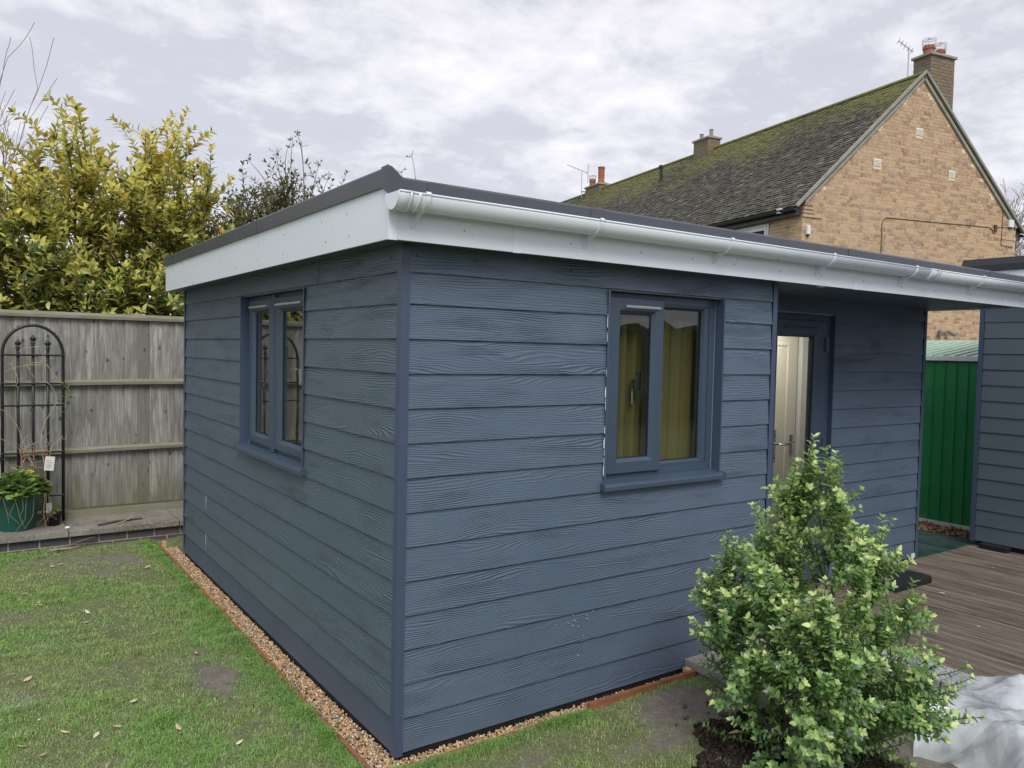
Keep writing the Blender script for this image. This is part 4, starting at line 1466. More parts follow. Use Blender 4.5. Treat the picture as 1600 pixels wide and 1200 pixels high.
# clipped hedge across the garden (what the front window mirrors)
hv = np.linspace(-16, 26, 150); hp = [(-13.2, -.2), (-13.0, .6), (-12.95, 1.3), (-13.0, 1.9), (-13.15, 2.35), (-13.5, 2.5), (-14.0, 2.45), (-14.3, 1.8), (-14.35, -.2)]
V = np.array([(a, b, c) for a in hv for b, c in hp]); nz_ = fbm(V[:, 0], V[:, 1] + V[:, 2] * 1.3, 1.9, 3) - .5
V[:, 1] += nz_ * .7; V[:, 2] += np.where(V[:, 2] > 0, nz_ * .9 + rng.normal(size=len(V)) * .04, 0)
n9 = len(hp); ii, jj = np.meshgrid(np.arange(len(hv) - 1), np.arange(n9 - 1), indexing='ij'); a_ = (ii * n9 + jj).ravel()
F = np.stack([a_, a_ + n9, a_ + n9 + 1, a_ + 1], 1)
M['hedge'] = stone_mat('hedge_leaves', (0.03, 0.05, 0.02), (0.06, 0.085, 0.03), (0.02, 0.028, 0.012), 2.0, .05)
tag(link_mesh('garden_hedge', np_mesh('garden_hedge', V, F, M['hedge'], None, False), None), 'dark hedge across the garden mirrored in the front window', 'hedge')

# ================================================================== POTS BY THE TRELLIS
pot = thing('large_plant_pot', (-1.17, 4.97, 0.12), 'large green plastic pot of leafy plants below the trellis', 'plant pot')
mb = MB(); mb.lathe([(0.0, 0.0), (0.120, 0.0), (0.124, 0.006), (0.176, 0.215), (0.180, 0.220), (0.183, 0.225), (0.193, 0.268), (0.204, 0.272), (0.212, 0.310), (0.210, 0.316), (0.198, 0.316), (0.186, 0.27), (0.0, 0.262)], (-1.17, 4.97, 0.12), 40)
mb.build('pot_body', M['greenpot'], pot, smooth=True)
mb = MB(); mb.lathe([(0.204, 0.268), (0.214, 0.270), (0.219, 0.312), (0.214, 0.320), (0.200, 0.318)], (-1.17, 4.97, 0.12), 40); mb.build('pot_rim', M['greenpot'], pot, smooth=True)
mb = MB(); mb.lathe([(0.0, 0.29), (0.19, 0.285)], (-1.17, 4.97, 0.12), 24); mb.build('compost', M['soilwall'], pot)


def round_leaf(n=9, lobes=0.14):
    V = [(0, 0, 0)]
    for i in range(n + 1):
        a = -math.pi * 0.5 + 0.45 + (2 * math.pi - 0.9) * i / n
        r = 0.5 * (1 - lobes * (i % 2))
        V.append((math.cos(a) * r, 0.45 + math.sin(a) * r, 0.05 + 0.03 * (i % 2)))
    V[0] = (0, 0.25, 0)
    F = [(0, i, i + 1, i + 1) for i in range(1, n + 1)]
    return np.array(V), np.array([(0, i, i + 1) for i in range(1, n + 1)])


def clump(name, label, c, rx, ry, rz_, n, size, colf, parent=None, tmpl=None, cat='plant', mat='leaf_matt', stalk='twig'):
    t = thing(name, c, label, cat)
    T = tmpl or round_leaf()
    P = []
    D = []
    mb = MB()
    for _ in range(n):
        a = rng.random() * 6.283; el = math.acos(rng.random())
        rr = rng.uniform(0.75, 1.05)
        d = np.array([math.cos(a) * math.sin(el), math.sin(a) * math.sin(el), math.cos(el)])
        p = np.array(c) + d * np.array([rx, ry, rz_]) * rr
        P.append(p); D.append(d)
        if rng.random() < .35: mb.tube([np.array(c), (np.array(c) + p) / 2 + np.array([0, 0, .02]), p], 0.002, 3, cap=False)
    P = np.array(P); D = np.array(D)
    hd = D * np.array([1, 1, 0.1]) + rng.normal(size=D.shape) * .35
    nn = D * 0.6 + np.array([0, 0, 1.0]) + rng.normal(size=D.shape) * .3
    S = size * (1 + rng.normal(size=n) * .22)
    CC = np.array([colf(p, 0, False) for p in P])
    V, F, C = instance_np(T[0], T[1], frames_from(hd, nn) * S[:, None, None], P, CC)
    if mb.v: mb.build('stalks', M[stalk], t, recalc=False)
    f = link_mesh('foliage', np_mesh('foliage', V - np.array(c), F, M[mat], C), t); tag(f, kind='stuff')
    return t


def col_ger(p, t, tip):
    k = rng.random()
    c = np.array([0.12, 0.24, 0.05]) * (1 - k) + np.array([0.22, 0.34, 0.08]) * k
    if rng.random() < .07: c = np.array([0.45, 0.38, 0.05])
    return c * (.7 + .5 * rng.random())


gp = clump('potted_plant', 'bushy round-leaved green plant filling the large green pot', (-1.18, 4.95, 0.44), 0.225, 0.22, 0.17, 420, 0.062, col_ger)
mb = MB()      # dry trailing runners hanging over the rim
for _ in range(13):
    a = rng.uniform(3.3, 6.1); r = 0.215
    p0 = (-1.17 + math.cos(a) * .17, 4.97 + math.sin(a) * .17, .46)
    p1 = (-1.17 + math.cos(a) * (r + .03), 4.97 + math.sin(a) * (r + .03), .43)
    L = rng.uniform(.1, .3)
    p2 = (p1[0] + rng.normal() * .03, p1[1] - .0, .42 - L * .6); p3 = (p2[0] + rng.normal() * .05, max(p2[1] - 0.01, 4.70), max(.13, .42 - L))
    mb.tube([p0, p1, p2, p3], [.0016, .0016, .0014, .0008], 4, cap=False)
mb.build('dry_runners', M['paletwig'], gp, recalc=False)
# cane frame with climber stems
cf = thing('cane_frame', (-1.02, 5.06, 0.12), 'reddish cane support frame tied with twiggy climber stems by the trellis', 'plant support')
for xx, xb_ in ((-1.125, -1.12), (-1.03, -1.04), (-0.925, -0.975)):
    MB().tube([(xb_, 5.05, 0.12), (xx, 5.09, 0.80)], 0.0065, 6).build('cane', M['cane'], cf)
for z in (0.625, 0.77): MB().tube([(-1.135, 5.07, z), (-0.915, 5.07, z + 0.004)], 0.0055, 6).build('cross_cane', M['cane'], cf)
cl = thing('climbing_plant', (-0.98, 5.1, 0.12), 'straggly bare climber with a few green leaves trained over the iron trellis', 'plant')
mb = MB(); paths = []
runs = [[(-0.95, 5.07, .6), (-0.97, 5.1, .95), (-0.86, 5.12, 1.2), (-0.88, 5.13, 1.33), (-0.95, 5.13, 1.42), (-0.945, 5.14, 1.55), (-0.98, 5.14, 1.70), (-1.08, 5.14, 1.69), (-1.14, 5.14, 1.66)],
        [(-0.93, 5.12, 1.55), (-0.90, 5.12, 1.50), (-0.83, 5.12, 1.40), (-0.76, 5.11, 1.32), (-0.73, 5.10, 1.26)],
        [(-0.95, 5.13, 1.55), (-1.05, 5.13, 1.54), (-1.16, 5.13, 1.52), (-1.24, 5.13, 1.48)],
        [(-0.94, 5.13, 1.58), (-1.03, 5.13, 1.56), (-1.09, 5.12, 1.53)],
        [(-1.03, 5.08, .62), (-1.09, 5.1, .80), (-1.16, 5.1, 1.02), (-1.25, 5.1, 1.14), (-1.36, 5.1, 1.18)],
        [(-1.03, 5.08, .66), (-1.12, 5.1, .78), (-1.20, 5.1, .85), (-1.33, 5.1, .93)],
        [(-0.92, 5.08, .70), (-0.89, 5.1, .82), (-0.82, 5.1, .88), (-0.79, 5.1, .87)],
        [(-1.21, 5.12, 1.56), (-1.17, 5.12, 1.5), (-1.15, 5.12, 1.42), (-1.16, 5.12, 1.35)],
        [(-1.08, 5.12, 1.55), (-1.05, 5.12, 1.48), (-1.02, 5.12, 1.43)]]
for r_ in runs:
    pts = [np.array(q, float) for q in r_]
    sm = []
    for i in range(len(pts) - 1):
        p0, p1, p2, p3 = pts[max(i - 1, 0)], pts[i], pts[i + 1], pts[min(i + 2, len(pts) - 1)]
        for t in np.linspace(0, 1, 5)[:-1]:
            sm.append(0.5 * ((2 * p1) + (-p0 + p2) * t + (2 * p0 - 5 * p1 + 4 * p2 - p3) * t * t + (-p0 + 3 * p1 - 3 * p2 + p3) * t ** 3) + rng.normal(size=3) * .002)
    sm.append(pts[-1])
    mb.tube(sm, list(np.linspace(.0036, .0018, len(sm))), 4, cap=False); paths.append(sm)
for _ in range(34):
    b = np.array([rng.choice([-1.03, -0.93, -1.12]), 5.08, rng.uniform(.6, .85)])
    e_ = b + np.array([rng.normal() * .08, rng.normal() * .03, rng.uniform(.02, .13)])
    mb.tube([b, (b + e_) / 2 + rng.normal(size=3) * .012, e_], [.0028, .002, .0012], 3, cap=False)
mb.build('stems', M['paletwig'], cl, recalc=False)
V, F, C = leaves_on([paths[1][6:], paths[1][10:], [(-.80, 5.1, 1.30), (-.79, 5.1, 1.16), (-.76, 5.1, 1.05)], [(-.80, 5.1, 1.28), (-.82, 5.1, 1.2)], paths[6][8:], [(-.73, 5.1, 1.26), (-.70, 5.1, 1.2)]], 75, leaf_template(.6, 1, .2, .2, 0, 3), .034, .3,
                    lambda p, t, tip: np.array([0.20, 0.30, 0.06]) * (.7 + .6 * rng.random()), start=.1, tip=2)
f = link_mesh('leaf_sprays', np_mesh('leaf_sprays', V - np.array(org(cl)), F, M['leaf_matt'], C), cl); tag(f, kind='stuff')


def card(label, c, w, h, rot, lines):
    t = thing('plant_tag', c, label, 'label')
    Rm = Matrix.Rotation(rot, 4, 'Y')
    def fn(u, w_, z): 
        q = Rm @ Vector((u, w_, z)); return (c[0] + q.x, c[1] + q.y, c[2] + q.z)
    mb = MB(); fbox(mb, fn, -w / 2, w / 2, 0, 0.0015, -h / 2, h / 2); mb.build('card', M['paper'], t)
    mb = MB()
    for (z, a, b) in lines: fbox(mb, fn, a * w, b * w, -0.0006, -0.0001, z * h - 0.0018, z * h + 0.0018)
    mb.build('print', M['ink'], t)
    MB().tube([fn(0, 0.002, h / 2 - .006), fn(0.005, 0.01, h / 2 + .03)], 0.001, 4).build('tie', M['twig'], t)
    return t


card('larger white plant tag hanging from a cane of the support frame', (-0.915, 5.04, 0.668), 0.075, 0.125, 0.10, [(.2, -.35, .1), (.05, -.3, .3), (-.1, -.35, .2), (-.2, -.3, .25), (-.32, -.3, .1)])
sp = thing('small_plant_pot', (-0.888, 5.0, 0.12), 'small black plastic pot with a seedling beside the large green pot', 'plant pot')
mb = MB(); mb.lathe([(0.0, 0.0), (0.050, 0.0), (0.062, 0.10), (0.066, 0.101), (0.067, 0.118), (0.063, 0.119), (0.058, 0.10), (0.0, 0.098)], (-0.888, 5.0, 0.12), 28)
mb.build('pot_body', M['rubber'], sp, smooth=True)
clump('potted_plant', 'tiny green seedling growing in the small black pot', (-0.888, 5.0, 0.235), 0.045, 0.045, 0.03, 34, 0.028, col_ger)
card('small white plant tag standing in the small black pot', (-0.925, 4.965, 0.285), 0.038, 0.085, 0.02, [(.3, -.3, .3), (.1, -.35, .2), (-.05, -.35, .15), (-.2, -.35, .2), (-.3, -.3, .1)])
st = MB(); st.lathe([(0.0, -0.012), (0.018, -0.008), (0.022, 0.0), (0.016, 0.009), (0.0, 0.012)], (-0.80, 4.78, 0.133), 14)
o = st.build('white_pebble', M['plastic_white'], None, at=(-0.80, 4.78, 0.133), smooth=True); tag(o, 'white pebble lying on the stone edge right of the pots', 'pebble')

# fallen sticks
def stick(pts, r, label, mat='twig', name='fallen_stick'):
    o = MB().tube(pts, r, 5).build(name, M[mat], None, at=pts[0]); tag(o, label, 'stick', None)


stick([(-0.42, 4.76, .128), (-0.36, 4.8, .135), (-0.28, 4.86, .15), (-0.26, 4.92, .17)], [.006, .005, .004, .003], 'pale bent stick lying on the stone edge', 'paletwig')
stick([(-0.56, 4.78, .128), (-0.40, 4.86, .132), (-0.18, 4.90, .13)], [.012, .013, .008], 'dark rotten branch lying on the stone edge', 'bark')
stick([(-0.98, 4.50, -.005), (-0.85, 4.57, .0), (-0.70, 4.66, .035), (-0.60, 4.67, .05)], [.008, .009, .007, .004], 'brown twig leaning against the blue brick edge', 'twig')
stick([(-0.95, 4.56, -.0), (-0.80, 4.54, .005), (-0.72, 4.60, .0)], [.007, .006, .003], 'shorter twig in the grass below the blue brick edge', 'paletwig')

# ================================================================== DECK, SLAB, BRICK STRIP, MATS
slab = MB().box(1.795, 2.50, -0.72, -0.004, 0.005, 0.050).build('paving_slab', M['paving'], None, at=(1.8, -0.7, 0), bevel=0.004)
tag(slab, 'pale riven paving slab at the foot of the front wall', 'paving slab')
MB().box(1.815, 2.49, -0.70, -0.02, -0.12, 0.0045).build('mortar_bed', M['concrete'], slab)
strip = thing('paver_edging', (2.99, -1.0, 0), 'row of grey block pavers edging the timber decking', 'edging')
pm = MB().box(0, 0.238, 0, 0.098, -0.06, 0.0).mesh('paver', M['paver'], bevel=0.003)
y = -2.4
while y < -0.2:
    o = link_mesh('paver', pm, strip, (2.872 + random.uniform(-.003, .003), y + .001, 0.0 + random.uniform(-.0015, .0015)))
    o.rotation_euler = (random.uniform(-.01, .01), random.uniform(-.01, .01), random.uniform(-.012, .012))
    y += 0.109
MB().box(2.886, 3.10, -2.39, -0.21, -0.3, -0.061).build('kerb', M['engbrick'], strip)
MB().box(2.882, 3.10, -2.39, -0.21, -0.0605, -0.008).build('joint_fill', M['jointmoss'], strip)
deck = thing('timber_deck', (4.5, -1, 0), 'wet brown grooved timber decking outside the porch', 'decking')


def deckmesh(L):
    W = 0.138; prof = [(0, -0.028)]; n = 8
    prof.append((0.0, -0.002)); prof.append((0.002, 0))
    for k in range(n):
        a = 0.004 + k * (W - 0.008) / n; s_ = (W - 0.008) / n
        prof += [(a + s_ * .12, 0.0), (a + s_ * .3, -0.008), (a + s_ * .58, -0.008), (a + s_ * .72, 0.0)]
    prof += [(W - 0.002, 0), (W, -0.002), (W, -0.028)]
    mb = MB(); mb.prism(prof, lambda p, t: (p[0], t, p[1]), 0, L)
    return mb.mesh('deck_board', M['deck'])


dm_long = deckmesh(4.2); dm_porch = deckmesh(0.84); dm_mid = deckmesh(1.05)
x = 3.115; dz = -0.022
while x < 7.0:
    yend = 0.645
    link_mesh('deck_board', dm_long, deck, (x, yend - 4.2, dz + random.uniform(-.001, .001)))
    x += 0.144
x = 3.115 - 0.144
while x > 2.49:
    link_mesh('deck_board', dm_porch, deck, (x, 0.645 - 0.84, dz)); x -= 0.144
MB().box(3.12, 7.0, -3.5, 0.60, -0.19, -0.056).box(2.52, 3.119, -0.18, 0.60, -0.19, -0.056).build('deck_joists', M['dark'], deck)
mat_th = thing('green_mats', (6.1, 1.6, 0), 'dark green rubber slabs laid between the porch wall and the chippings', 'paving')
for (xa, xb) in ((5.47, 6.13), (6.14, 6.735)):
    for (ya, yb) in ((0.652, 1.248), (1.252, 1.848), (1.852, 2.45)):
        MB().box(xa, xb - 0.004, ya, yb, -0.08, -0.026).build('slab', M['mats'], mat_th)
o = MB().box(5.3, 7.6, 0.66, 3.6, -0.19, -0.085).build('sub_base', M['soilwall'], mat_th)
o = MB(); o.prism([(4.30, .17), (4.82, .17), (4.86, .21), (4.86, .50), (4.30, .50)], lambda p, t: (p[0], p[1], t), -0.020, 0.028)
o = o.build('rubber_step_mat', M['rubber'], None, at=(4.6, .3, -.02), bevel=0.006); tag(o, 'black rubber block lying on the decking in front of the porch', 'mat')

# ================================================================== SECOND BUILDING AT RIGHT
ann = thing('second_shed', (6.5, 0, 0), 'slate grey weatherboarded outbuilding at the right edge', 'outbuilding')
AXF, AY0, AY1 = 6.5, -4.0, 0.655
offa = 0.03
asm = [offa + 2.1 - 0.15 * k for k in range(15)]
wall_boards(ann, (AXF, AY1), -math.pi / 2, 0.03, AY1 - AY0, asm, 2.46, M['board_grey'], tilt=0.009)
wall_boards(ann, (AXF + 3, AY1), math.pi, 0.0, 2.97, asm, 2.46, M['board_grey'])
mb = MB(); mb.prism([(AXF - 0.013, AY1 + .013), (AXF - 0.013, AY1 - .030), (AXF - .010, AY1 - .030), (AXF - .010, AY1 + .010), (AXF + .03, AY1 + .010), (AXF + .03, AY1 + .013)], lambda q, t: (q[0], q[1], t), 0.02, 2.46)
mb.build('corner_trim', M['trim'], ann)
MB().box(AXF + 0.012, AXF + 2.98, AY0 + .01, AY1 - 0.012, 0.03, 2.46).build('wall_core', M['dark'], ann)
MB().box(AXF + 0.03, AXF + 2.9, AY0 + .05, AY1 - 0.04, -0.05, 0.028).build('floor_frame', M['dark'], ann)
for y0_ in (0.30, -0.8, -1.9):
    MB().box(AXF - 0.10, AXF + 0.3, y0_, y0_ + 0.24, -0.021, 0.026).build('rubber_foot', M['rubber'], ann, bevel=0.004)
MB().box(AXF - 0.13, AXF - 0.118, AY0, AY1 + .12, 2.44, 2.60).build('fascia', M['upvc'], ann)
MB().box(AXF - 0.118, AXF + 3.1, AY1 + .108, AY1 + .12, 2.44, 2.60).build('fascia', M['upvc'], ann)
MB().box(AXF - 0.118, AXF + 3.1, AY0, AY1 + .108, 2.455, 2.468).build('soffit', M['skirt'], ann)
prof = [(AXF - .15, 2.602), (AXF - .15, 2.66), (AXF - .12, 2.725), (AXF + .1, 2.73), (AXF + .1, 2.602)]
mb = MB(); mb.prism(prof, lambda p, t: (p[0], t, p[1]), AY0, AY1 + .14); mb.build('roof_felt_edge', M['guttering'], ann)
MB().box(AXF + 0.101, AXF + 3.12, AY0, AY1 + .14, 2.602, 2.70).build('roof_deck', M['rooftrim'], ann)

# ================================================================== GREEN METAL SHED
def metal(name, c, r):
    nt = NT(name); v = nt.coord('Object')
    n_ = nt.noise(v, 3, 5, .6); s_ = nt.noise(v, 40, 3, .7)
    cc = nt.mix(nt.ramp(n_, [(.35, (0,) * 3), (.7, (1,) * 3)]), c, tuple(x_ * .8 for x_ in c))
    cc = nt.mix(nt.ramp(s_, [(.72, (0,) * 3), (.78, (.5,) * 3)]), cc, (.3, .36, .3))
    nt.col_in(cc); nt.rough(r); return nt.m


M['greenmetal'] = metal('green_painted_steel', (0.030, 0.255, 0.080), 0.36)
M['roofmetal'] = metal('pale_green_roof_steel', (0.42, 0.58, 0.47), 0.35)
gs = thing('green_metal_shed', (7.2, 1.3, 0), 'green ribbed metal shed with pale ribbed roof in the gap', 'shed')
GX0 = 7.2
Y0, Y1 = -0.5, 3.6
y = Y0
def rib_profile(y0_, pitch=0.121):
    return [(y0_, 0.0), (y0_ + 0.010, -0.012), (y0_ + 0.020, -0.012), (y0_ + 0.030, 0.0), (y0_ + pitch, 0.0)]
k = 0
while y < Y1:
    mb = MB()
    P = [(y, 0.0), (y + .008, -.012), (y + .018, -.012), (y + .026, 0.0), (y + .121, 0.0)]
    vs = [(GX0 + p[1], p[0], 0.0) for p in P] + [(GX0 + p[1], p[0], 1.80) for p in P] + [(GX0 + p[1] + .004, p[0], 0.0) for p in P] + [(GX0 + p[1] + .004, p[0], 1.80) for p in P]
    n = 5
    fs = [(i, i + 1, n + i + 1, n + i) for i in range(4)] + [(2 * n + i, 3 * n + i, 3 * n + i + 1, 2 * n + i + 1) for i in range(4)]
    mb.add(vs, fs); mb.build('wall_panel', M['greenmetal'], gs, at=(GX0, y, 0), recalc=False)
    y += 0.121; k += 1
MB().box(GX0 + .02, GX0 + 2.4, Y0 + .02, Y1 - .02, 0, 1.79).build('wall_core', M['greenmetal'], gs)
MB().box(GX0 - .025, GX0 + .02, Y0, Y1, -0.035, 0.004).build('base_rail', M['white_paint'], gs)
MB().box(GX0 - .04, GX0 + .02, Y0 - .02, Y1 + .02, 1.755, 1.805).build('eaves_rail', M['white_paint'], gs, bevel=0.004)
y = Y0
XRG, ZRG = GX0 + 1.25, 1.985
while y < Y1:
    mb = MB()
    for k_, (a, b, h_) in enumerate(((0, .022, .014), (.022, .121, .0))):
        mb.add([(GX0 - .035, y + a, 1.808 + h_), (GX0 - .035, y + b, 1.808 + h_), (XRG, y + b, ZRG + h_), (XRG, y + a, ZRG + h_),
                (GX0 - .035, y + a, 1.800), (GX0 - .035, y + b, 1.800), (XRG, y + b, ZRG - .008), (XRG, y + a, ZRG - .008)],
               [(0, 1, 2, 3), (7, 6, 5, 4), (0, 4, 5, 1), (1, 5, 6, 2), (2, 6, 7, 3), (3, 7, 4, 0)])
    mb.build('roof_panel', M['roofmetal'], gs, at=(GX0, y, 1.8)); y += 0.121
MB().box(XRG - .02, XRG + .05, Y0, Y1, ZRG - .01, ZRG + .022).build('ridge_cap', M['white_paint'], gs)
mb = MB(); mb.add([(XRG + .05, Y0, ZRG), (XRG + .05, Y1, ZRG), (XRG + 1.2, Y1, 1.8), (XRG + 1.2, Y0, 1.8)], [(0, 1, 2, 3)]); mb.build('rear_roof', M['roofmetal'], gs, recalc=False)

# ================================================================== BRICK HOUSE (local frame: x along the gable, y along the roof)
HAZ = math.radians(11.2)
HO = Vector((12.893, 7.233, 0.0))
house = thing('brick_house', HO, 'large tan brick house with a steep mossy tiled roof and plain gable end', 'house', rz=-HAZ)
ORG[house.name] = Vector((0, 0, 0))        # geometry below is written in the house's own frame
HW, EV, AP, HL = 6.72, 5.02, 8.12, 18.0    # gable width, eave height, apex height, length
PITCH = math.atan2(AP - EV, HW / 2)


def hbuild(mb, name, mat, parent=None, **k):
    return mb.build(name, mat, parent or house, **k)


def hdist(x, y, z):
    c, s_ = math.cos(HAZ), math.sin(HAZ)
    wx, wy = HO.x + c * x + s_ * y, HO.y - s_ * x + c * y
    return math.sqrt((wx + 1.523) ** 2 + (wy + 3.022) ** 2 + (z - 1.759) ** 2)


# solid core of mortar
mb = MB()
mb.add([(0, 0, 0), (HW, 0, 0), (HW, 0, EV), (HW / 2, 0, AP), (0, 0, EV), (0, HL, 0), (HW, HL, 0), (HW, HL, EV), (HW / 2, HL, AP), (0, HL, EV)],
       [(0, 1, 2, 3, 4), (9, 8, 7, 6, 5), (0, 4, 9, 5), (1, 6, 7, 2), (3, 8, 9, 4), (2, 7, 8, 3), (0, 5, 6, 1)])
hbuild(mb, 'mortar_wall', M['lightmortar'])


def brick_wall(u0, u1, z0, z1, test, fn, nrm, parent, near=300, zmin_obj=0.0, mats=('brick_a', 'brick_o'), dfn=None, holes=()):
    """bond of real bricks: fn(u, w, z) with w outward; nearest ones are single objects"""
    items = []
    course = 0; z = z0
    while z < z1:
        pat = [0.215, 0.1025] if course % 2 == 0 else [0.1025, 0.215]
        u = u0 - (0.056 if course % 2 else 0); i = 0
        if course % 3 == 2: pat = [0.215, 0.215, 0.1025]
        if course % 4 == 1: pat = [0.215]
        while u < u1:
            L = pat[i % len(pat)]; i += 1
            a, b = max(u, u0), min(u + L, u1)
            segs = [(a, b)]
            for h in holes:
                if z < h[3] and z + .065 > h[2]:
                    segs = [q for c_, d_ in segs for q in ((c_, min(d_, h[0] - .004)), (max(c_, h[1] + .004), d_)) if q[1] - q[0] > .02] if any(c_ < h[1] and d_ > h[0] for c_, d_ in segs) else segs
            for a, b in segs:
                if b - a > 0.03 and test(a, b, z):
                    items.append((a, b, z, random.random()))
            u += L + 0.010
        z += 0.075; course += 1
    vis = sorted([it for it in items if it[2] > zmin_obj], key=lambda it: dfn((it[0] + it[1]) / 2, it[2]) * (1 if it[1] - it[0] > .2 else 1.6))[:near]
    vs_ = set(id(x_) for x_ in vis)
    cache = {}
    V, F, C = [], [], []
    for it in items:
        a, b, z, rv = it
        e_ = random.uniform(0.004, 0.009)
        if id(it) in vs_:
            key = round(b - a, 3)
            if key not in cache:
                L = b - a
                P = [fn(0, -.003, 0), fn(L, -.003, 0), fn(L, -.003, .065), fn(0, -.003, .065), fn(0, .006, 0), fn(L, .006, 0), fn(L, .006, .065), fn(0, .006, .065)]
                o0 = Vector(fn(0, 0, 0))
                cache[key] = MB().add([tuple(Vector(p) - o0) for p in P], [(4, 5, 6, 7), (0, 4, 7, 3), (1, 2, 6, 5), (3, 7, 6, 2), (0, 1, 5, 4)]).mesh('brick', M[mats[1]], recalc=False)
            o = bpy.data.objects.new('brick', cache[key]); col.objects.link(o); o.parent = parent
            o.location = Vector(fn(a, 0, z))
        else:
            k = len(V)
            V += [fn(a, -.003, z), fn(b, -.003, z), fn(b, -.003, z + .065), fn(a, -.003, z + .065), fn(a, e_, z), fn(b, e_, z), fn(b, e_, z + .065), fn(a, e_, z + .065)]
            F += [(k + 4, k + 5, k + 6, k + 7), (k, k + 4, k + 7, k + 3), (k + 1, k + 2, k + 6, k + 5), (k + 3, k + 7, k + 6, k + 2), (k, k + 1, k + 5, k + 4)]
            C += [rv] * 8
    if V:
        o = link_mesh('brickwork', np_mesh('brickwork', np.array(V), np.array(F), M[mats[0]], np.array(C)), parent)
        o.location = (0, 0, 0); tag(o, kind='stuff')


def in_gable(a, b, z):
    if z + .065 < EV: return True
    lim = (z + .065 - EV) / math.tan(PITCH)
    return a > lim - .0 and b < HW - lim + .0


VENTS = [(2.06, 6.04), (3.32, 6.865), (4.42, 6.04)]
vh = [(x - .105, x + .105, z - .07, z + .07) for x, z in VENTS]
f_g = lambda u, w, z: (u, -w, z)
f_e = lambda u, w, z: (-w, u, z)
brick_wall(0.0, HW, 0.75, AP, in_gable, f_g, None, house, 300, 3.9, dfn=lambda u, z: hdist(u, 0, z), holes=vh)
brick_wall(0.0, 7.0, 2.4, EV - .02, lambda a, b, z: True, f_e, None, house, 0, 9, dfn=lambda u, z: hdist(0, u, z), holes=[(0.98, 2.31, 3.5, 4.95)])
# soldier course above the window
mb = MB(); y = 0.98
cs = []
V, F, C = [], [], []
while y < 2.31:
    k = len(V); a, b = y, y + .065
    V += [f_e(a, -.003, 4.712), f_e(b, -.003, 4.712), f_e(b, -.003, 4.927), f_e(a, -.003, 4.927), f_e(a, .007, 4.712), f_e(b, .007, 4.712), f_e(b, .007, 4.927), f_e(a, .007, 4.927)]
    F += [(k + 4, k + 7, k + 6, k + 5), (k, k + 3, k + 7, k + 4), (k + 1, k + 5, k + 6, k + 2), (k + 3, k + 2, k + 6, k + 7), (k, k + 4, k + 5, k + 1)]
    C += [random.uniform(0, .45)] * 8
    y += .075
o = link_mesh('soldier_course', np_mesh('soldier_course', np.array(V), np.array(F), M['brick_a'], np.array(C)), house); o.location = (0, 0, 0); tag(o, kind='stuff')
# corbelled kneeler at the eave corner
for k, (zz_, lx) in enumerate(((4.70, .52), (4.775, .30), (4.85, .26), (4.925, .22))):
    for i in range(2):
        w_ = 0.035 + .018 * k
        MB().box(-w_ if i else -0.012, lx if not i else 0.0, -w_ if not i else 0.0, 0.0 if not i else (.44 - .07 * k if k else .40), zz_, zz_ + .066).build('corbel_brick', M['brick_o'], house, at=(0, 0, 0))
for (zz_, lx) in ((4.66, .50),):
    MB().box(HW - lx, HW + .012, -.02, 0, 4.70, 4.765).build('corbel_brick', M['brick_o'], house, at=(0, 0, 0))
# air bricks
for x, z in VENTS:
    v_ = part_empty('air_vent', house)
    mb = MB(); ring(mb, lambda u, w, zz_: (u, w, zz_), (x - .105, x + .105, z - .07, z + .07), (x - .088, x + .088, z - .055, z + .055), -.014, 0.002, 0, 0); hbuild(mb, 'frame', M['plastic_white'], v_)
    for k in range(4):
        zc = z - .04 + k * .027
        hbuild(MB().box(x - .088, x + .088, -.012, .0, zc - .007, zc + .007), 'slat', M['plastic_white'], v_)
# eave window
hwn = part_empty('window', house)
mb = MB(); ring(mb, lambda u, w, z: (w, u, z), (1.0, 2.29, 3.5, 4.70), (1.06, 2.23, 3.56, 4.64), -.01, .05, 0, 0); hbuild(mb, 'frame', M['plastic_white'], hwn)
for a, b in ((1.06, 1.64), (1.66, 2.23)):
    mb = MB(); ring(mb, lambda u, w, z: (w, u, z), (a, b, 3.57, 4.635), (a + .07, b - .07, 3.64, 4.56), -.025, .04, 0.004, .01); hbuild(mb, 'sash', M['plastic_white'], hwn)
    hbuild(MB().box(.005, .009, a + .07, b - .07, 3.64, 4.56), 'pane', M['glass'], hwn)
hbuild(MB().box(.012, .02, 1.06, 2.23, 3.56, 4.64), 'net_curtain', M['plaster'], hwn)
hbuild(MB().box(-.003, 0, .98, 2.31, 3.5, 4.71), 'opening', M['dark'], hwn)

# roof tiles
OVE = 0.28                                     # overhang at the eave, along the slope
VERG = 0.07                                    # overhang at the verge
SL = (HW / 2) / math.cos(PITCH) + OVE
cp, sp_ = math.cos(PITCH), math.sin(PITCH)
dx0 = -OVE * cp; dz0 = EV - OVE * sp_ + 0.06


def slope_pt(y, s_, n_):                        # along roof, up slope, off the surface
    return (dx0 + s_ * cp - n_ * sp_, y, dz0 + s_ * sp_ + n_ * cp)


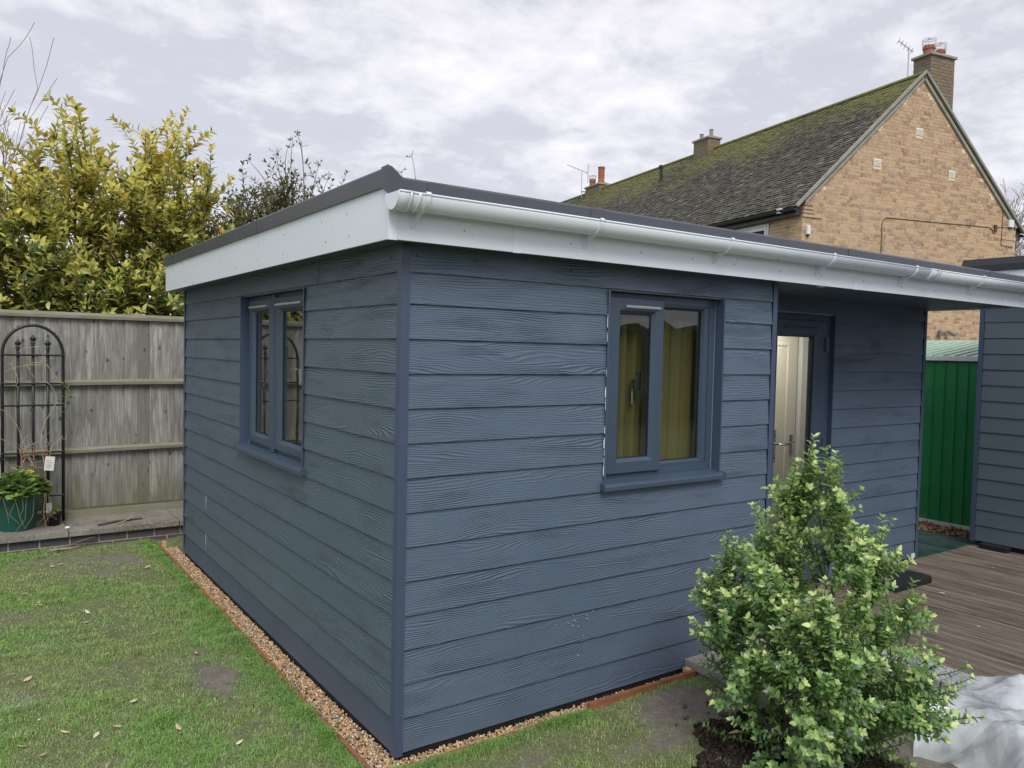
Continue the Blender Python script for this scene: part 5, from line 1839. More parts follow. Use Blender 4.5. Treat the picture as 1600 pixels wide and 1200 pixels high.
mb = MB(); P = [slope_pt(-VERG, 0, -0.005), slope_pt(HL, 0, -0.005), slope_pt(HL, SL, -0.005), slope_pt(-VERG, SL, -0.005)]
Q = [slope_pt(-VERG, 0, -.04), slope_pt(HL, 0, -.04), slope_pt(HL, SL, -.04), slope_pt(-VERG, SL, -.04)]
mb.add(P + Q, [(0, 1, 2, 3), (7, 6, 5, 4), (0, 4, 5, 1), (1, 5, 6, 2), (2, 6, 7, 3), (3, 7, 4, 0)]); hbuild(mb, 'roof_boarding', M['dark'])
G_, WT = 0.098, 0.165
rows = int(SL / G_)
items = []
for r in range(rows):
    y = -VERG + (WT / 2 if r % 2 else 0)
    if r % 2: items.append((r, -VERG, WT / 2))
    while y < HL:
        items.append((r, y, min(WT, HL - y))); y += WT
items_s = sorted(items, key=lambda q: hdist(*slope_pt(q[1] + .08, q[0] * G_, 0)) + (0 if q[2] > .1 else 50))
near_t = set(id(q) for q in items_s[:300])
tile_cache = {}
V, F, C = [], [], []
TF = [(0, 1, 2, 3), (4, 0, 3, 7), (4, 5, 1, 0), (1, 5, 6, 2)]
for it in items:
    r, y, w = it
    s0 = r * G_; L = G_ * 1.7; lift = 0.026 + random.uniform(-.003, .009); sk = random.uniform(-.004, .004)
    sk = random.uniform(-.009, .009)
    pts = [(y + .0015, s0 + sk, lift), (y + w - .0015, s0 + sk, lift), (y + w - .0015, s0 + L, .004), (y + .0015, s0 + L, .004)]
    P = [slope_pt(*p) for p in pts] + [slope_pt(p[0], p[1], p[2] - .013) for p in pts]
    if id(it) in near_t:
        o0 = Vector(P[0]); key = (round(w, 3), random.randint(0, 3))
        if key not in tile_cache:
            tile_cache[key] = MB().add([tuple(Vector(p) - o0) for p in P], TF).mesh('roof_tile', M['tile_o'], recalc=False)
        o = bpy.data.objects.new('roof_tile', tile_cache[key]); col.objects.link(o); o.parent = house; o.location = o0
    else:
        k = len(V); V += P; F += [tuple(i + k for i in f_) for f_ in TF]; C += [random.random()] * 8
V = np.array(V); F = np.array(F)[:, ::-1]
o = link_mesh('roof_tiling', np_mesh('roof_tiling', V, F, M['tile_a'], np.array(C)), house); o.location = (0, 0, 0); tag(o, kind='stuff')
# far slope
mb = MB()
def mir(p): return (HW - p[0], p[1], p[2])
P = [mir(slope_pt(y, s_, n_)) for y, s_, n_ in ((-VERG, 0, 0), (HL, 0, 0), (HL, SL, 0), (-VERG, SL, 0))]
Q = [mir(slope_pt(y, s_, n_)) for y, s_, n_ in ((-VERG, 0, .02), (HL, 0, .02), (HL, SL, .02), (-VERG, SL, .02))]
mb.add(P + Q, [(0, 1, 2, 3), (4, 5, 6, 7), (0, 4, 5, 1), (1, 5, 6, 2), (2, 6, 7, 3), (3, 7, 4, 0)]); hbuild(mb, 'far_roof_slope', M['tile_a'])
# ridge tiles
ZR = dz0 + SL * sp_
y = -VERG
rm = MB()
N = 9
prf = [(math.cos(a) * .12, math.sin(a) * .075) for a in np.linspace(-.2, math.pi + .2, N)]
rm.prism(prf, lambda p, t: (p[0], t, p[1]), 0, .448); rme = rm.mesh('ridge_tile', M['tile_o'])
while y < HL:
    o = bpy.data.objects.new('ridge_tile', rme); col.objects.link(o); o.parent = house; o.location = (HW / 2, y, ZR - .035); y += .45
# verge strips and barge edge
for s_, fnm in ((0, lambda p: p), (1, mir)):
    mb = MB()
    P = [fnm(slope_pt(y, s__, n_)) for y, s__, n_ in ((-VERG - .03, -.02, -.01), (-VERG - .03, SL + .03, -.01), (-VERG - .03, SL + .03, .045), (-VERG - .03, -.02, .045),
                                                       (-VERG + .03, -.02, -.01), (-VERG + .03, SL + .03, -.01), (-VERG + .03, SL + .03, .045), (-VERG + .03, -.02, .045))]
    mb.add(P, [(0, 1, 2, 3), (7, 6, 5, 4), (0, 4, 5, 1), (1, 5, 6, 2), (2, 6, 7, 3), (3, 7, 4, 0)]); hbuild(mb, 'verge_strip', M['concrete'])
    mb = MB()
    P = [fnm(slope_pt(y, s__, n_)) for y, s__, n_ in ((-.055, .25, -.115), (-.055, SL - .02, -.115), (-.055, SL - .02, -.045), (-.055, .25, -.045), (0.0, .25, -.115), (0.0, SL - .02, -.115), (0.0, SL - .02, -.045), (0.0, .25, -.045))]
    mb.add(P, [(0, 1, 2, 3), (7, 6, 5, 4), (0, 4, 5, 1), (1, 5, 6, 2), (2, 6, 7, 3), (3, 7, 4, 0)]); hbuild(mb, 'verge_board', M['concrete'])
# gutter and eave soffit on both sides
for m_ in (lambda p: p, mir):
    mb = MB()
    gx0 = dx0 - .05; gz = dz0 - .03
    prof = [(gx0 - math.cos(a) * .058, gz - math.sin(a) * .058) for a in np.linspace(0, math.pi, 11)] + [(gx0 - math.cos(a) * .05, gz - math.sin(a) * .05) for a in np.linspace(math.pi, 0, 11)]
    mb.prism(prof, lambda p, t: m_((p[0], t, p[1])), -.06, HL); hbuild(mb, 'gutter', M['guttering'])
    mb = MB(); P = [m_(p) for p in ((dx0 + .015, 0.0, dz0 - .17), (dx0 + .015, HL, dz0 - .17), (dx0 + .04, HL, dz0 - .01), (dx0 + .04, 0.0, dz0 - .01), (-.012, 0.0, dz0 - .17), (-.012, HL, dz0 - .17), (-.012, HL, dz0 + .1), (-.012, 0.0, dz0 + .1))]
    mb.add(P, [(0, 1, 2, 3), (7, 6, 5, 4), (0, 4, 5, 1), (1, 5, 6, 2), (2, 6, 7, 3), (3, 7, 4, 0)]); hbuild(mb, 'eaves_board', M['guttering'])


M['mossflaunch'] = stone_mat('mossy_flaunching', (0.13, 0.14, 0.05), (0.22, 0.20, 0.12), (0.2, 0.2, 0.06), 6, .004)
def chimney(x0, x1, y0, y1, zb, zt, pots, label=None, cap=.07, moss=True):
    c = part_empty('chimney', house)
    hbuild(MB().box(x0 + .01, x1 - .01, y0 + .01, y1 - .01, zb, zt - .02), 'core', M['mortar'], c)
    V, F, C = [], [], []
    z = zb; k_ = 0
    while z < zt - .06:
        for (fn, a0, a1) in ((lambda u, w, zz_: (u, y0 + .01 - w, zz_), x0, x1), (lambda u, w, zz_: (x0 + .01 - w, u, zz_), y0, y1), (lambda u, w, zz_: (x1 - .01 + w, u, zz_), y0, y1), (lambda u, w, zz_: (u, y1 - .01 + w, zz_), x0, x1)):
            u = a0 - (.11 if k_ % 2 else 0)
            while u < a1:
                a, b = max(u, a0), min(u + .215, a1); e_ = random.uniform(.007, .014)
                if b - a > .03:
                    k = len(V)
                    V += [fn(a, -.003, z), fn(b, -.003, z), fn(b, -.003, z + .065), fn(a, -.003, z + .065), fn(a, e_, z), fn(b, e_, z), fn(b, e_, z + .065), fn(a, e_, z + .065)]
                    F += [(k + 4, k + 5, k + 6, k + 7), (k, k + 4, k + 7, k + 3), (k + 1, k + 2, k + 6, k + 5), (k + 3, k + 7, k + 6, k + 2), (k, k + 1, k + 5, k + 4)]
                    C += [random.random()] * 8
                u += .225
        z += .075; k_ += 1
    o = link_mesh('brickwork', np_mesh('brickwork', np.array(V), np.array(F), M['oldbrick'], np.array(C)), c); o.location = (0, 0, 0); tag(o, kind='stuff')
    o = hbuild(MB().box(x0 - .045, x1 + .045, y0 - .045, y1 + .045, zt - .06, zt), 'capping', M['concrete'], c, bevel=.01)
    mb = MB(); cx_, cy_ = (x0 + x1) / 2, (y0 + y1) / 2
    mb.add([(x0 - .02, y0 - .02, zt), (x1 + .02, y0 - .02, zt), (x1 + .02, y1 + .02, zt), (x0 - .02, y1 + .02, zt), (x0 + .12, y0 + .12, zt + cap), (x1 - .12, y0 + .12, zt + cap), (x1 - .12, y1 - .12, zt + cap), (x0 + .12, y1 - .12, zt + cap)],
           [(0, 1, 5, 4), (1, 2, 6, 5), (2, 3, 7, 6), (3, 0, 4, 7), (4, 5, 6, 7)])
    o = hbuild(mb, 'flaunching', M['mossflaunch'], c)
    for (px, py, r, h, kind) in pots:
        mb = MB(); zz_ = zt + cap * .5
        if kind == 'round':
            mb.lathe([(r, 0), (r, h * .55), (r * 1.14, h * .58), (r * 1.14, h * .72), (r, h * .75), (r, h), (r * .8, h), (r * .8, h * .3)], (px, py, zz_), 16); hbuild(mb, 'chimney_pot', M['terracotta'], c, smooth=False)
        elif kind == 'tall':
            prof = [(r * 1.15, 0), (r, h * .3)]
            for q in range(4): prof += [(r, h * (.32 + q * .15)), (r * 1.1, h * (.34 + q * .15)), (r * 1.1, h * (.39 + q * .15)), (r, h * (.41 + q * .15))]
            prof += [(r * 1.2, h * .95), (r * 1.2, h), (r * .8, h), (r * .8, h * .5)]
            mb.lathe(prof, (px, py, zz_), 16); hbuild(mb, 'chimney_pot', M['terracotta'], c)
        elif kind == 'cowl':
            mb.lathe([(r, 0), (r, h * .9), (r * 1.2, h * .92), (r * 1.1, h), (0, h)], (px, py, zz_), 14); hbuild(mb, 'chimney_pot', M['concrete'], c)
        if kind == 'round':       # wire bird guard
            mb = MB(); hh_ = .15
            for q in range(16):
                a = q / 16 * 6.283
                p0 = (px + math.cos(a) * r * 1.15, py + math.sin(a) * r * 1.15, zz_ + h * .8); p1 = (p0[0] + math.cos(a) * .01, p0[1] + math.sin(a) * .01, zz_ + h + hh_)
                mb.tube([p0, p1, (px, py, zz_ + h + hh_ + .02)], .004, 3, cap=False)
            for zz2 in (h, h + hh_ * .5, h + hh_):
                mb.tube([(px + math.cos(a) * r * 1.17, py + math.sin(a) * r * 1.17, zz_ + zz2) for a in np.linspace(0, 6.283, 17)], .005, 3, cap=False)
            hbuild(mb, 'bird_guard', M['silver'], c, recalc=False)
    return c


CH = [[4.19, 4.99, 0.50, 0.97, 6.3, 8.97], [3.05, 3.50, 7.30, 8.05, 7.3, 8.50], [3.15, 3.60, 14.2, 15.3, 7.3, 8.36]]
chimney(*CH[0], [(4.38, .72, .125, .20, 'round'), (4.80, .74, .10, .18, 'round')])
chimney(*CH[1], [(3.2, 7.85, .06, .16, 'cowl'), (3.3, 7.5, .06, .24, 'cowl')])
chimney(*CH[2], [(3.35, 14.4, .12, .62, 'tall'), (3.3, 15.0, .12, .25, 'round')])


def aerial(label, base, boom, name='tv_aerial', mast=1.1, n=6, el=.32, az_=0.6, grid=False):
    t = thing(name, (0, 0, 0), label, 'aerial', rz=-HAZ)
    t.location = HO; ORG[t.name] = Vector((0, 0, 0))
    b = Vector(base)
    MB().tube([b, b + Vector((0, 0, mast))], .016, 6).build('mast', M['silver'], t)
    top = b + Vector((0, 0, mast))
    d = Vector(boom).normalized(); L = Vector(boom).length; s_ = d.cross(Vector((0, 0, 1))).normalized()
    MB().tube([top - d * L * .3, top + d * L * .7], .013, 5).build('boom', M['silver'], t)
    for k in range(n):
        p = top + d * L * (-.2 + .9 * k / (n - 1))
        MB().tube([p - s_ * el / 2, p + s_ * el / 2], .007, 4).build('element', M['silver'], t)
    if grid:
        p = top - d * L * .3
        mb = MB()
        for k in range(9): 
            z = -.34 + k * .085; mb.tube([p + s_ * .16 + Vector((0, 0, z)), p - s_ * .16 + Vector((0, 0, z))], .006, 3, cap=False)
        for q in (-1, 1): mb.tube([p + s_ * .16 * q + Vector((0, 0, -.34)), p + s_ * .16 * q + Vector((0, 0, .34))], .008, 3, cap=False)
        mb.build('reflector_grid', M['silver'], t, recalc=False)
    MB().box(b.x - .02, b.x + .2, b.y - .02, b.y + .02, b.z + .2, b.z + .24).build('bracket', M['silver'], t)
    return t


aerial('thin television aerial on a mast beside the tall near chimney', (3.60, .62, 8.0), (-.25, .2, .28), mast=.98, n=5, el=.36)
aerial('long television aerial with grid reflector by the far terracotta pots', (3.05, 15.45, 8.0), (-.75, .35, .32), mast=1.05, n=6, el=.30, grid=True)
# soil pipe through the tiles, lower vent
vp_ = slope_pt(8.93, SL - 1.25, 0)
mb = MB(); mb.tube([(vp_[0], vp_[1], vp_[2] - .1), (vp_[0], vp_[1], vp_[2] + .46)], .055, 12); mb.lathe([(.056, 0), (.075, .03), (.075, .09), (.05, .12), (.0, .12)], (vp_[0], vp_[1], vp_[2] + .42), 12)
hbuild(mb, 'vent_pipe', M['guttering'], smooth=False)
vp2 = slope_pt(11.5, 1.35, 0)
mb = MB(); mb.tube([(vp2[0], vp2[1], vp2[2] - .1), (vp2[0], vp2[1], vp2[2] + .26)], .055, 12); hbuild(mb, 'vent_pipe', M['guttering'])
# cable run, alarm box, cameras
def hthing(name, label, cat):
    t = thing(name, (0, 0, 0), label, cat, rz=-HAZ); t.location = HO; ORG[t.name] = Vector((0, 0, 0)); return t


mb = MB()
mb.tube([(2.28, -.016, 0.9), (2.27, -.016, 4.72), (2.30, -.016, 4.83), (2.40, -.016, 4.885), (4.2, -.016, 4.915), (5.75, -.016, 4.945), (5.86, -.016, 4.90), (5.92, -.016, 4.80)], .009, 5)
hbuild(mb, 'cable', M['bark'])
mb = MB(); mb.tube([(6.22, -.016, 5.42), (6.2, -.016, 4.56), (6.62, -.016, 4.53)], .008, 5); mb.tube([(6.0, -.016, 4.97), (6.6, -.016, 5.0)], .006, 5); hbuild(mb, 'cable', M['bark'])
c1 = hthing('security_camera', 'white upright security camera on the near corner of the brick gable', 'camera')
hbuild(MB().box(.085, .175, -.075, -.007, 4.33, 4.52), 'housing', M['plastic_white'], c1, bevel=.015)
mb = MB(); mb.lathe([(0, -.035), (.03, -.02), (.034, 0), (.03, .012)], (.13, -.045, 4.325), 14); hbuild(mb, 'lens_dome', M['rubber'], c1)
c2 = hthing('security_camera', 'small square white camera under the black house gutter', 'camera')
hbuild(MB().box(-.30, -.21, .34, .45, 4.80, 4.90), 'housing', M['plastic_white'], c2, bevel=.01)
hbuild(MB().tube([(-.255, .34, 4.85), (-.255, .325, 4.85)], .03, 12), 'lens_dome', M['rubber'], c2)
hbuild(MB().box(-.21, .0, .38, .41, 4.86, 4.885), 'bracket', M['guttering'], c2)
c3 = hthing('alarm_box', 'small white wall box below the right end of the gable roof', 'alarm box')
hbuild(MB().box(6.40, 6.57, -.07, -.007, 5.00, 5.18), 'housing', M['plastic_white'], c3, bevel=.01)
hbuild(MB().box(6.44, 6.53, -.060, -.007, 4.985, 4.999), 'bracket', M['guttering'], c3)
c4 = hthing('floodlight', 'grey twin-head security light on the brick wall above the green shed', 'light')
hbuild(MB().box(4.17, 4.27, -.05, -.007, 2.33, 2.45), 'back_box', M['concrete'], c4, bevel=.008)
for k, (xx, dx_) in enumerate(((4.14, -.05), (4.42, .06))):
    mb = MB(); mb.tube([(xx, -.09, 2.44), (xx + dx_ * .3, -.16, 2.41), (xx + dx_, -.24, 2.36)], [.045, .055, .062], 12); hbuild(mb, 'lamp_head', M['concrete'], c4)
hbuild(MB().tube([(4.20, -.05, 2.42), (4.14, -.09, 2.43)], .014, 6), 'arm', M['concrete'], c4)
hbuild(MB().tube([(4.24, -.05, 2.42), (4.42, -.09, 2.44)], .014, 6), 'arm', M['concrete'], c4)
hbuild(MB().box(4.20, 4.26, -.10, -.05, 2.30, 2.36), 'sensor', M['plastic_white'], c4, bevel=.008)
c5 = hthing('junction_box', 'small dark junction box where the cable ends high on the gable', 'junction box')
hbuild(MB().box(5.93, 6.0, -.05, -.007, 4.86, 5.02), 'housing', M['bark'], c5, bevel=.006)
hbuild(MB().box(6.0, 6.03, -.035, -.007, 4.93, 4.96), 'gland', M['rubber'], c5)

# ================================================================== GRAVEL STRIPS AND TIMBER EDGING
ICO = None
def ico():
    bm = bmesh.new(); bmesh.ops.create_icosphere(bm, subdivisions=1, radius=0.5)
    v = np.array([tuple(x.co) for x in bm.verts]); f_ = np.array([[q.index for q in x.verts] for x in bm.faces]); bm.free(); return v, f_


IV, IF = ico()
PC = np.array([(0.42, 0.27, 0.13), (0.50, 0.36, 0.20), (0.46, 0.30, 0.14), (0.25, 0.17, 0.12), (0.52, 0.43, 0.31), (0.30, 0.27, 0.25), (0.60, 0.53, 0.43), (0.17, 0.13, 0.11), (0.42, 0.25, 0.12), (0.22, 0.21, 0.22)])


def pebbles(name, label, pts, smin, smax, pal=PC, mat='pebble', flat=.65):
    n = len(pts)
    s_ = rng.uniform(smin, smax, n)
    sc = np.stack([s_ * rng.uniform(.8, 1.3, n), s_ * rng.uniform(.7, 1.0, n), s_ * rng.uniform(flat * .8, flat * 1.2, n)], 1)
    TV = IV * (1 + rng.normal(size=(len(IV), 1)) * .06)
    Mx = rand_rot(n)
    tilt = Mx * .5 + np.eye(3)[None] * .5
    Mx = Mx * sc[:, None, :]
    C = pal[rng.integers(0, len(pal), n)] * rng.uniform(.95, 1.6, (n, 1)) * np.array([[1.08, 1.0, .9]])
    V, F, Cc = instance_np(TV, IF, Mx, np.array(pts), C)
    o = link_mesh(name, np_mesh(name, V, F, M[mat], Cc, True), None)
    return tag(o, label, kind='stuff')


pts = []
N_ = 9500
x_ = rng.uniform(-0.121, -0.006, N_); y_ = rng.uniform(-0.11, 4.34, N_)
keep = rng.random(N_) < 1.0
z_ = -0.048 + rng.uniform(0, .018, N_) + .010 * (y_ < 0.3)
pts += list(np.stack([x_, y_, z_], 1))
N_ = 2600
x_ = rng.uniform(-0.11, 1.79, N_); y_ = rng.uniform(-0.068, -0.004, N_)
pts += list(np.stack([x_, y_, -0.046 + rng.uniform(0, .02, N_)], 1))
g1 = pebbles('gravel', 'mixed brown gravel in the narrow strip', pts, .010, .018)
ed = thing('timber_edging', (-0.13, 0, 0), 'thin red-brown timber edging holding the gravel round the garden room', 'edging')
ys = [-.118, 1.30, 2.86, 4.34]
for a, b in zip(ys[:-1], ys[1:]):
    bow = random.uniform(-.006, .006)
    mb = MB(); n = 6; P = []
    for i in range(n + 1):
        t = i / n; yy = a + (b - a) * t; xo = -0.143 + math.sin(t * math.pi) * bow
        P += [(xo, yy, -.08), (xo + .019, yy, -.08), (xo + .019, yy, -.010 + random.uniform(-.002, .002)), (xo, yy, -.010)]
    fs = [(i * 4 + j, i * 4 + (j + 1) % 4, (i + 1) * 4 + (j + 1) % 4, (i + 1) * 4 + j) for i in range(n) for j in range(4)] + [(3, 2, 1, 0), tuple(n * 4 + j for j in range(4))]
    mb.add(P, fs); mb.build('edging_board', M['edging'], ed, at=(-.13, a, 0))
for a, b, zt_ in ((-.142, 1.02, -.018), (1.022, 1.79, .012)):
    MB().box(a, b, -.094, -.072, -.08, zt_).build('edging_board', M['edging'], ed, at=(a, -.08, 0), bevel=.002)
for (x, y, z) in ((-.112, 4.30, .03), (-.108, 2.83, .012), (-.108, 1.25, .0), (-.10, -.09, -.004), (.82, -.06, .0), (1.755, -.058, .022)):
    MB().box(x - .012, x + .022, y - .02, y + .02, -.1, z).build('peg', M['peg'], ed, at=(x, y, z), bevel=.003)

# bark chippings before the green shed
N_ = 1500
x_ = rng.uniform(6.745, 7.17, N_); y_ = rng.uniform(0.3, 2.6, N_)
BP = np.array([(0.20, 0.10, 0.06), (0.27, 0.16, 0.10), (0.12, 0.07, 0.05), (0.35, 0.24, 0.17), (0.22, 0.15, 0.12)])
pebbles('wood_chippings', 'red brown wood chippings', np.stack([x_, y_, -0.06 + rng.uniform(0, .04, N_)], 1), .03, .06, BP, 'chip', .3)
# dark mulch round the bush
N_ = 5200
r_ = np.sqrt(rng.random(N_)); a_ = rng.random(N_) * 6.283
x_ = 1.52 + r_ * np.cos(a_) * .50 * (1 + .12 * np.sin(a_ * 5)); y_ = -0.97 + r_ * np.sin(a_) * .46 * (1 + .1 * np.sin(a_ * 7))
kk = (x_ < 1.80) | (y_ < -.72)
x_, y_ = x_[kk], y_[kk]
MPt = np.array([(0.016, 0.012, 0.011), (0.022, 0.017, 0.014), (0.010, 0.009, 0.008), (0.045, 0.028, 0.02), (0.018, 0.015, 0.014)])
zz_ = gh(x_, y_) + rng.uniform(0.0, .02, len(x_))
pebbles('bark_mulch', 'dark bark mulch under the light green bush', np.stack([x_, y_, zz_], 1), .018, .045, MPt, 'chip', .35)
BLAB = ['dark bark piece on the bare soil nearest the house wall', 'dark bark piece on the bare soil nearest the paving slab', 'dark bark piece left of centre on the bare soil patch', 'largest dark bark piece, at the edge of the mulch', 'tiny dark bark crumb beside the largest bark piece', 'dark bark piece closest to the lawn']
for k, (x, y, s_, r_) in enumerate(((1.45, -.33, .03, .5), (1.58, -.37, .035, 1.2), (1.36, -.42, .03, .1), (1.56, -.50, .06, 2.2), (1.50, -.44, .018, .3), (1.26, -.45, .02, .4))):
    mb = MB(); V = IV * np.array([s_ * 1.5, s_ * .7, s_ * .5]) * (1 + rng.normal(size=(len(IV), 3)) * .08)
    c, s2 = math.cos(r_), math.sin(r_)
    mb.add([(x + v[0] * c - v[1] * s2, y + v[0] * s2 + v[1] * c, float(gh(x, y)) + .008 + v[2]) for v in V], [tuple(f_) for f_ in IF])
    o = mb.build('bark_piece', M['bark'], None, at=(x, y, 0)); tag(o, BLAB[k], 'bark piece', 'pieces of bark on the bare soil')
for k, (x, y, r_) in enumerate(((1.42, -.68, -.5), (1.47, -.93, -.4), (1.52, -.97, .3), (1.40, -1.02, -.9))):
    z = float(gh(x, y)) + .025
    mb = MB(); c, s2 = math.cos(r_) * .04, math.sin(r_) * .04
    mb.tube([(x - c, y - s2, z), (x, y, z + .008), (x + c, y + s2, z)], [.003, .009, .002], 5)
    o = mb.build('wood_chip', M['peg'], None, at=(x, y, z)); tag(o, 'orange wood splinter lying on the dark mulch', 'wood chip', 'orange wood chips on the mulch')

# ================================================================== GRASS
def grass(n_try, x0, x1, y0, y1, hmin, hmax, w0):
    x = rng.uniform(x0, x1, n_try); y = rng.uniform(y0, y1, n_try)
    ok = ~((x > -0.150) & (y > -0.100) & (y < 4.38) & (x < 6))
    ok &= ~((x > 1.78) & (y > -.8)) & (x < 2.85) & ~(y > 4.66)
    ok &= ~((x > -0.12) & (y > 4.3) & (y < 4.7) & (rng.random(n_try) < .85))
    m_ = mud(x, y); f_ = fbm(x, y, 5.0, 4); f2 = fbm(x, y, 2.2, 9); f3 = fbm(x, y, 14, 3)
    dens = 1.0 - np.clip(m_ * 1.25 + (f_ - .5) * 2.0 - .05, 0, 1)
    edge_ = np.exp(-((x + .19) / .07) ** 2) * (y > -.1) + np.exp(-((y + .14) / .05) ** 2) * (x > -.2) * (x < 1.0)
    worn = np.clip((f2 - .37) * 3.4, 0, 1) * (1 - np.clip(edge_, 0, 1))
    dens *= (1 - .68 * worn) * (0.45 + .9 * np.clip((f3 - .3) * 2, 0, 1))
    dens = np.clip(dens + .25 * edge_ * (m_ < .9), 0, 1)
    ok &= rng.random(n_try) < dens
    x, y, worn, edge_, f3 = x[ok], y[ok], worn[ok], edge_[ok], f3[ok]
    n = len(x); z = gh(x, y) - .003
    h = rng.uniform(hmin, hmax, n) * (1 - .45 * worn) * (1 + .55 * np.clip(edge_, 0, 1)) * (0.7 + .6 * f3) * (1 + 1.2 * np.clip(fbm(x, y, 6.5, 31) - .55, 0, 1) * 3)
    az_ = rng.random(n) * 6.283; bend = rng.uniform(.35, 1.15, n); w = w0 * rng.uniform(.7, 1.3, n)
    dx_, dy_ = np.cos(az_), np.sin(az_)
    b = np.stack([x, y, z], 1); s_ = np.stack([-dy_, dx_, np.zeros(n)], 1) * (w / 2)[:, None]; d = np.stack([dx_, dy_, np.zeros(n)], 1)
    up = np.array([0, 0, 1.0])
    m1 = b + d * (h * bend * .28)[:, None] + up * (h * .55)[:, None]
    tp = b + d * (h * bend * .95)[:, None] + up * (h * (.95 - .35 * bend))[:, None]
    V = np.stack([b - s_, b + s_, m1 - s_ * .85, m1 + s_ * .85, tp], 1).reshape(-1, 3)
    k = (np.arange(n) * 5)[:, None]
    F = np.concatenate([k + np.array([[0, 1, 3]]), k + np.array([[0, 3, 2]]), k + np.array([[2, 3, 4]])], 0)
    gcol = np.array([[0.20, 0.38, 0.09]]); ocol = np.array([[0.31, 0.38, 0.14]]); dcol = np.array([[0.50, 0.45, 0.28]]); bcol = np.array([[0.13, 0.27, 0.06]]); gr = np.array([[.33, .40, .27]])
    f5 = fbm(x, y, 3.2, 21)
    t_ = np.clip(.05 + .75 * worn + 1.3 * (f5 - .42) + rng.normal(size=n) * .22, 0, 1)[:, None]
    c = gcol * (1 - t_) + ocol * t_
    c = np.where((rng.random(n) < .05 + .10 * worn)[:, None], dcol, c)
    c = np.where((rng.random(n) < .06 + .5 * np.clip(fbm(x, y, 4.1, 31) - .52, 0, 1) * 2)[:, None], gr, c)
    eb = np.clip(edge_ * (.3 + .9 * f3), 0, 1)[:, None] * .55
    c = c * (1 - eb) + bcol * eb
    c = c * rng.uniform(.85, 1.5, (n, 1))
    C = np.repeat(c[:, None, :], 5, 1).reshape(-1, 3)
    return V, F, C


parts = [grass(210000, -1.75, 0.1, -0.2, 2.2, .012, .030, .0028), grass(190000, -2.3, 0.15, 2.1, 4.68, .012, .030, .0036),
         grass(120000, -0.6, 1.85, -1.15, -0.06, .012, .034, .0024), grass(60000, -4.5, -1.7, -1.5, 4.68, .015, .035, .005)]
off = 0; Vs, Fs, Cs = [], [], []
for V, F, C in parts:
    Vs.append(V); Fs.append(F + off); Cs.append(C); off += len(V)
o = link_mesh('grass', np_mesh('grass', np.concatenate(Vs), np.concatenate(Fs), M['grass'], np.concatenate(Cs)), None)
tag(o, 'short worn lawn grass', kind='stuff')

# fallen leaves on the lawn
LT = leaf_template(.42, 1, -.35, .1, 0, 3)
LCOL = [(0.62, 0.50, 0.33), (0.55, 0.42, 0.26), (0.66, 0.58, 0.44), (0.45, 0.30, 0.17)]
lm = []
for c_ in LCOL:
    me = np_mesh('fallen_leaf', LT[0], LT[1], M['debris'], np.tile(np.array(c_), (len(LT[0]), 1)), False); lm.append(me)
LP = [(45, 927), (60, 942), (90, 927), (140, 957), (52, 916), (68, 943), (170, 1020), (15, 1052), (50, 1055), (60, 1126), (110, 1144), (155, 1142), (173, 1174), (192, 1134), (25, 1165), (305, 1018),
      (203, 1100), (283, 1140), (225, 887), (250, 866), (368, 1162), (122, 950), (140, 970), (87, 885), (390, 1030), (60, 1180), (204, 1004), (392, 1034), (100, 880)]
Rm = np.array(_R)
for (px, py) in LP:
    d = ((px - 800) / 1231.98) * Rm[0] - ((py - 600) / 1231.98) * Rm[1] + Rm[2]
    t = (-0.006 - 1.7592) / d[2]; P = (-1.5234 + d[0] * t, -3.0222 + d[1] * t, float(gh(-1.5234 + d[0] * t, -3.0222 + d[1] * t)) + .016)
    o = bpy.data.objects.new('fallen_leaf', random.choice(lm)); col.objects.link(o)
    o.location = P; o.rotation_euler = (random.uniform(-.5, .5), random.uniform(-.3, .3), random.uniform(0, 6.28)); s_ = random.uniform(.035, .065); o.scale = (s_, s_, s_)
    tag(o, 'dry tan fallen leaf lying on the worn lawn', 'leaf', 'fallen leaves on the lawn')

# ================================================================== LIGHT GREEN BUSH IN FRONT
BB = np.array([1.50, -0.985, -0.10])


def bush_profile(t):
    return np.interp(t, [0, .10, .22, .36, .5, .62, .72, .82, .9, 1.0], [.22, .38, .48, .48, .44, .385, .30, .185, .09, .03])


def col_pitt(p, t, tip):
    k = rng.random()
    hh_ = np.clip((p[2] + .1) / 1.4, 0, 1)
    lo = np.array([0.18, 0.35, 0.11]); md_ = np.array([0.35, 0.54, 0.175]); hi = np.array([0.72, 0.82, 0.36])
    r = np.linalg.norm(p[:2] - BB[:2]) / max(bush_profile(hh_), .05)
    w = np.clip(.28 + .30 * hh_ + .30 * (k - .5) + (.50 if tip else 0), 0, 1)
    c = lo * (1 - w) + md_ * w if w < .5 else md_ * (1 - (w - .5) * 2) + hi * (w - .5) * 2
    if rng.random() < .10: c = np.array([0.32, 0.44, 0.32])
    return c * (.8 + .35 * rng.random())


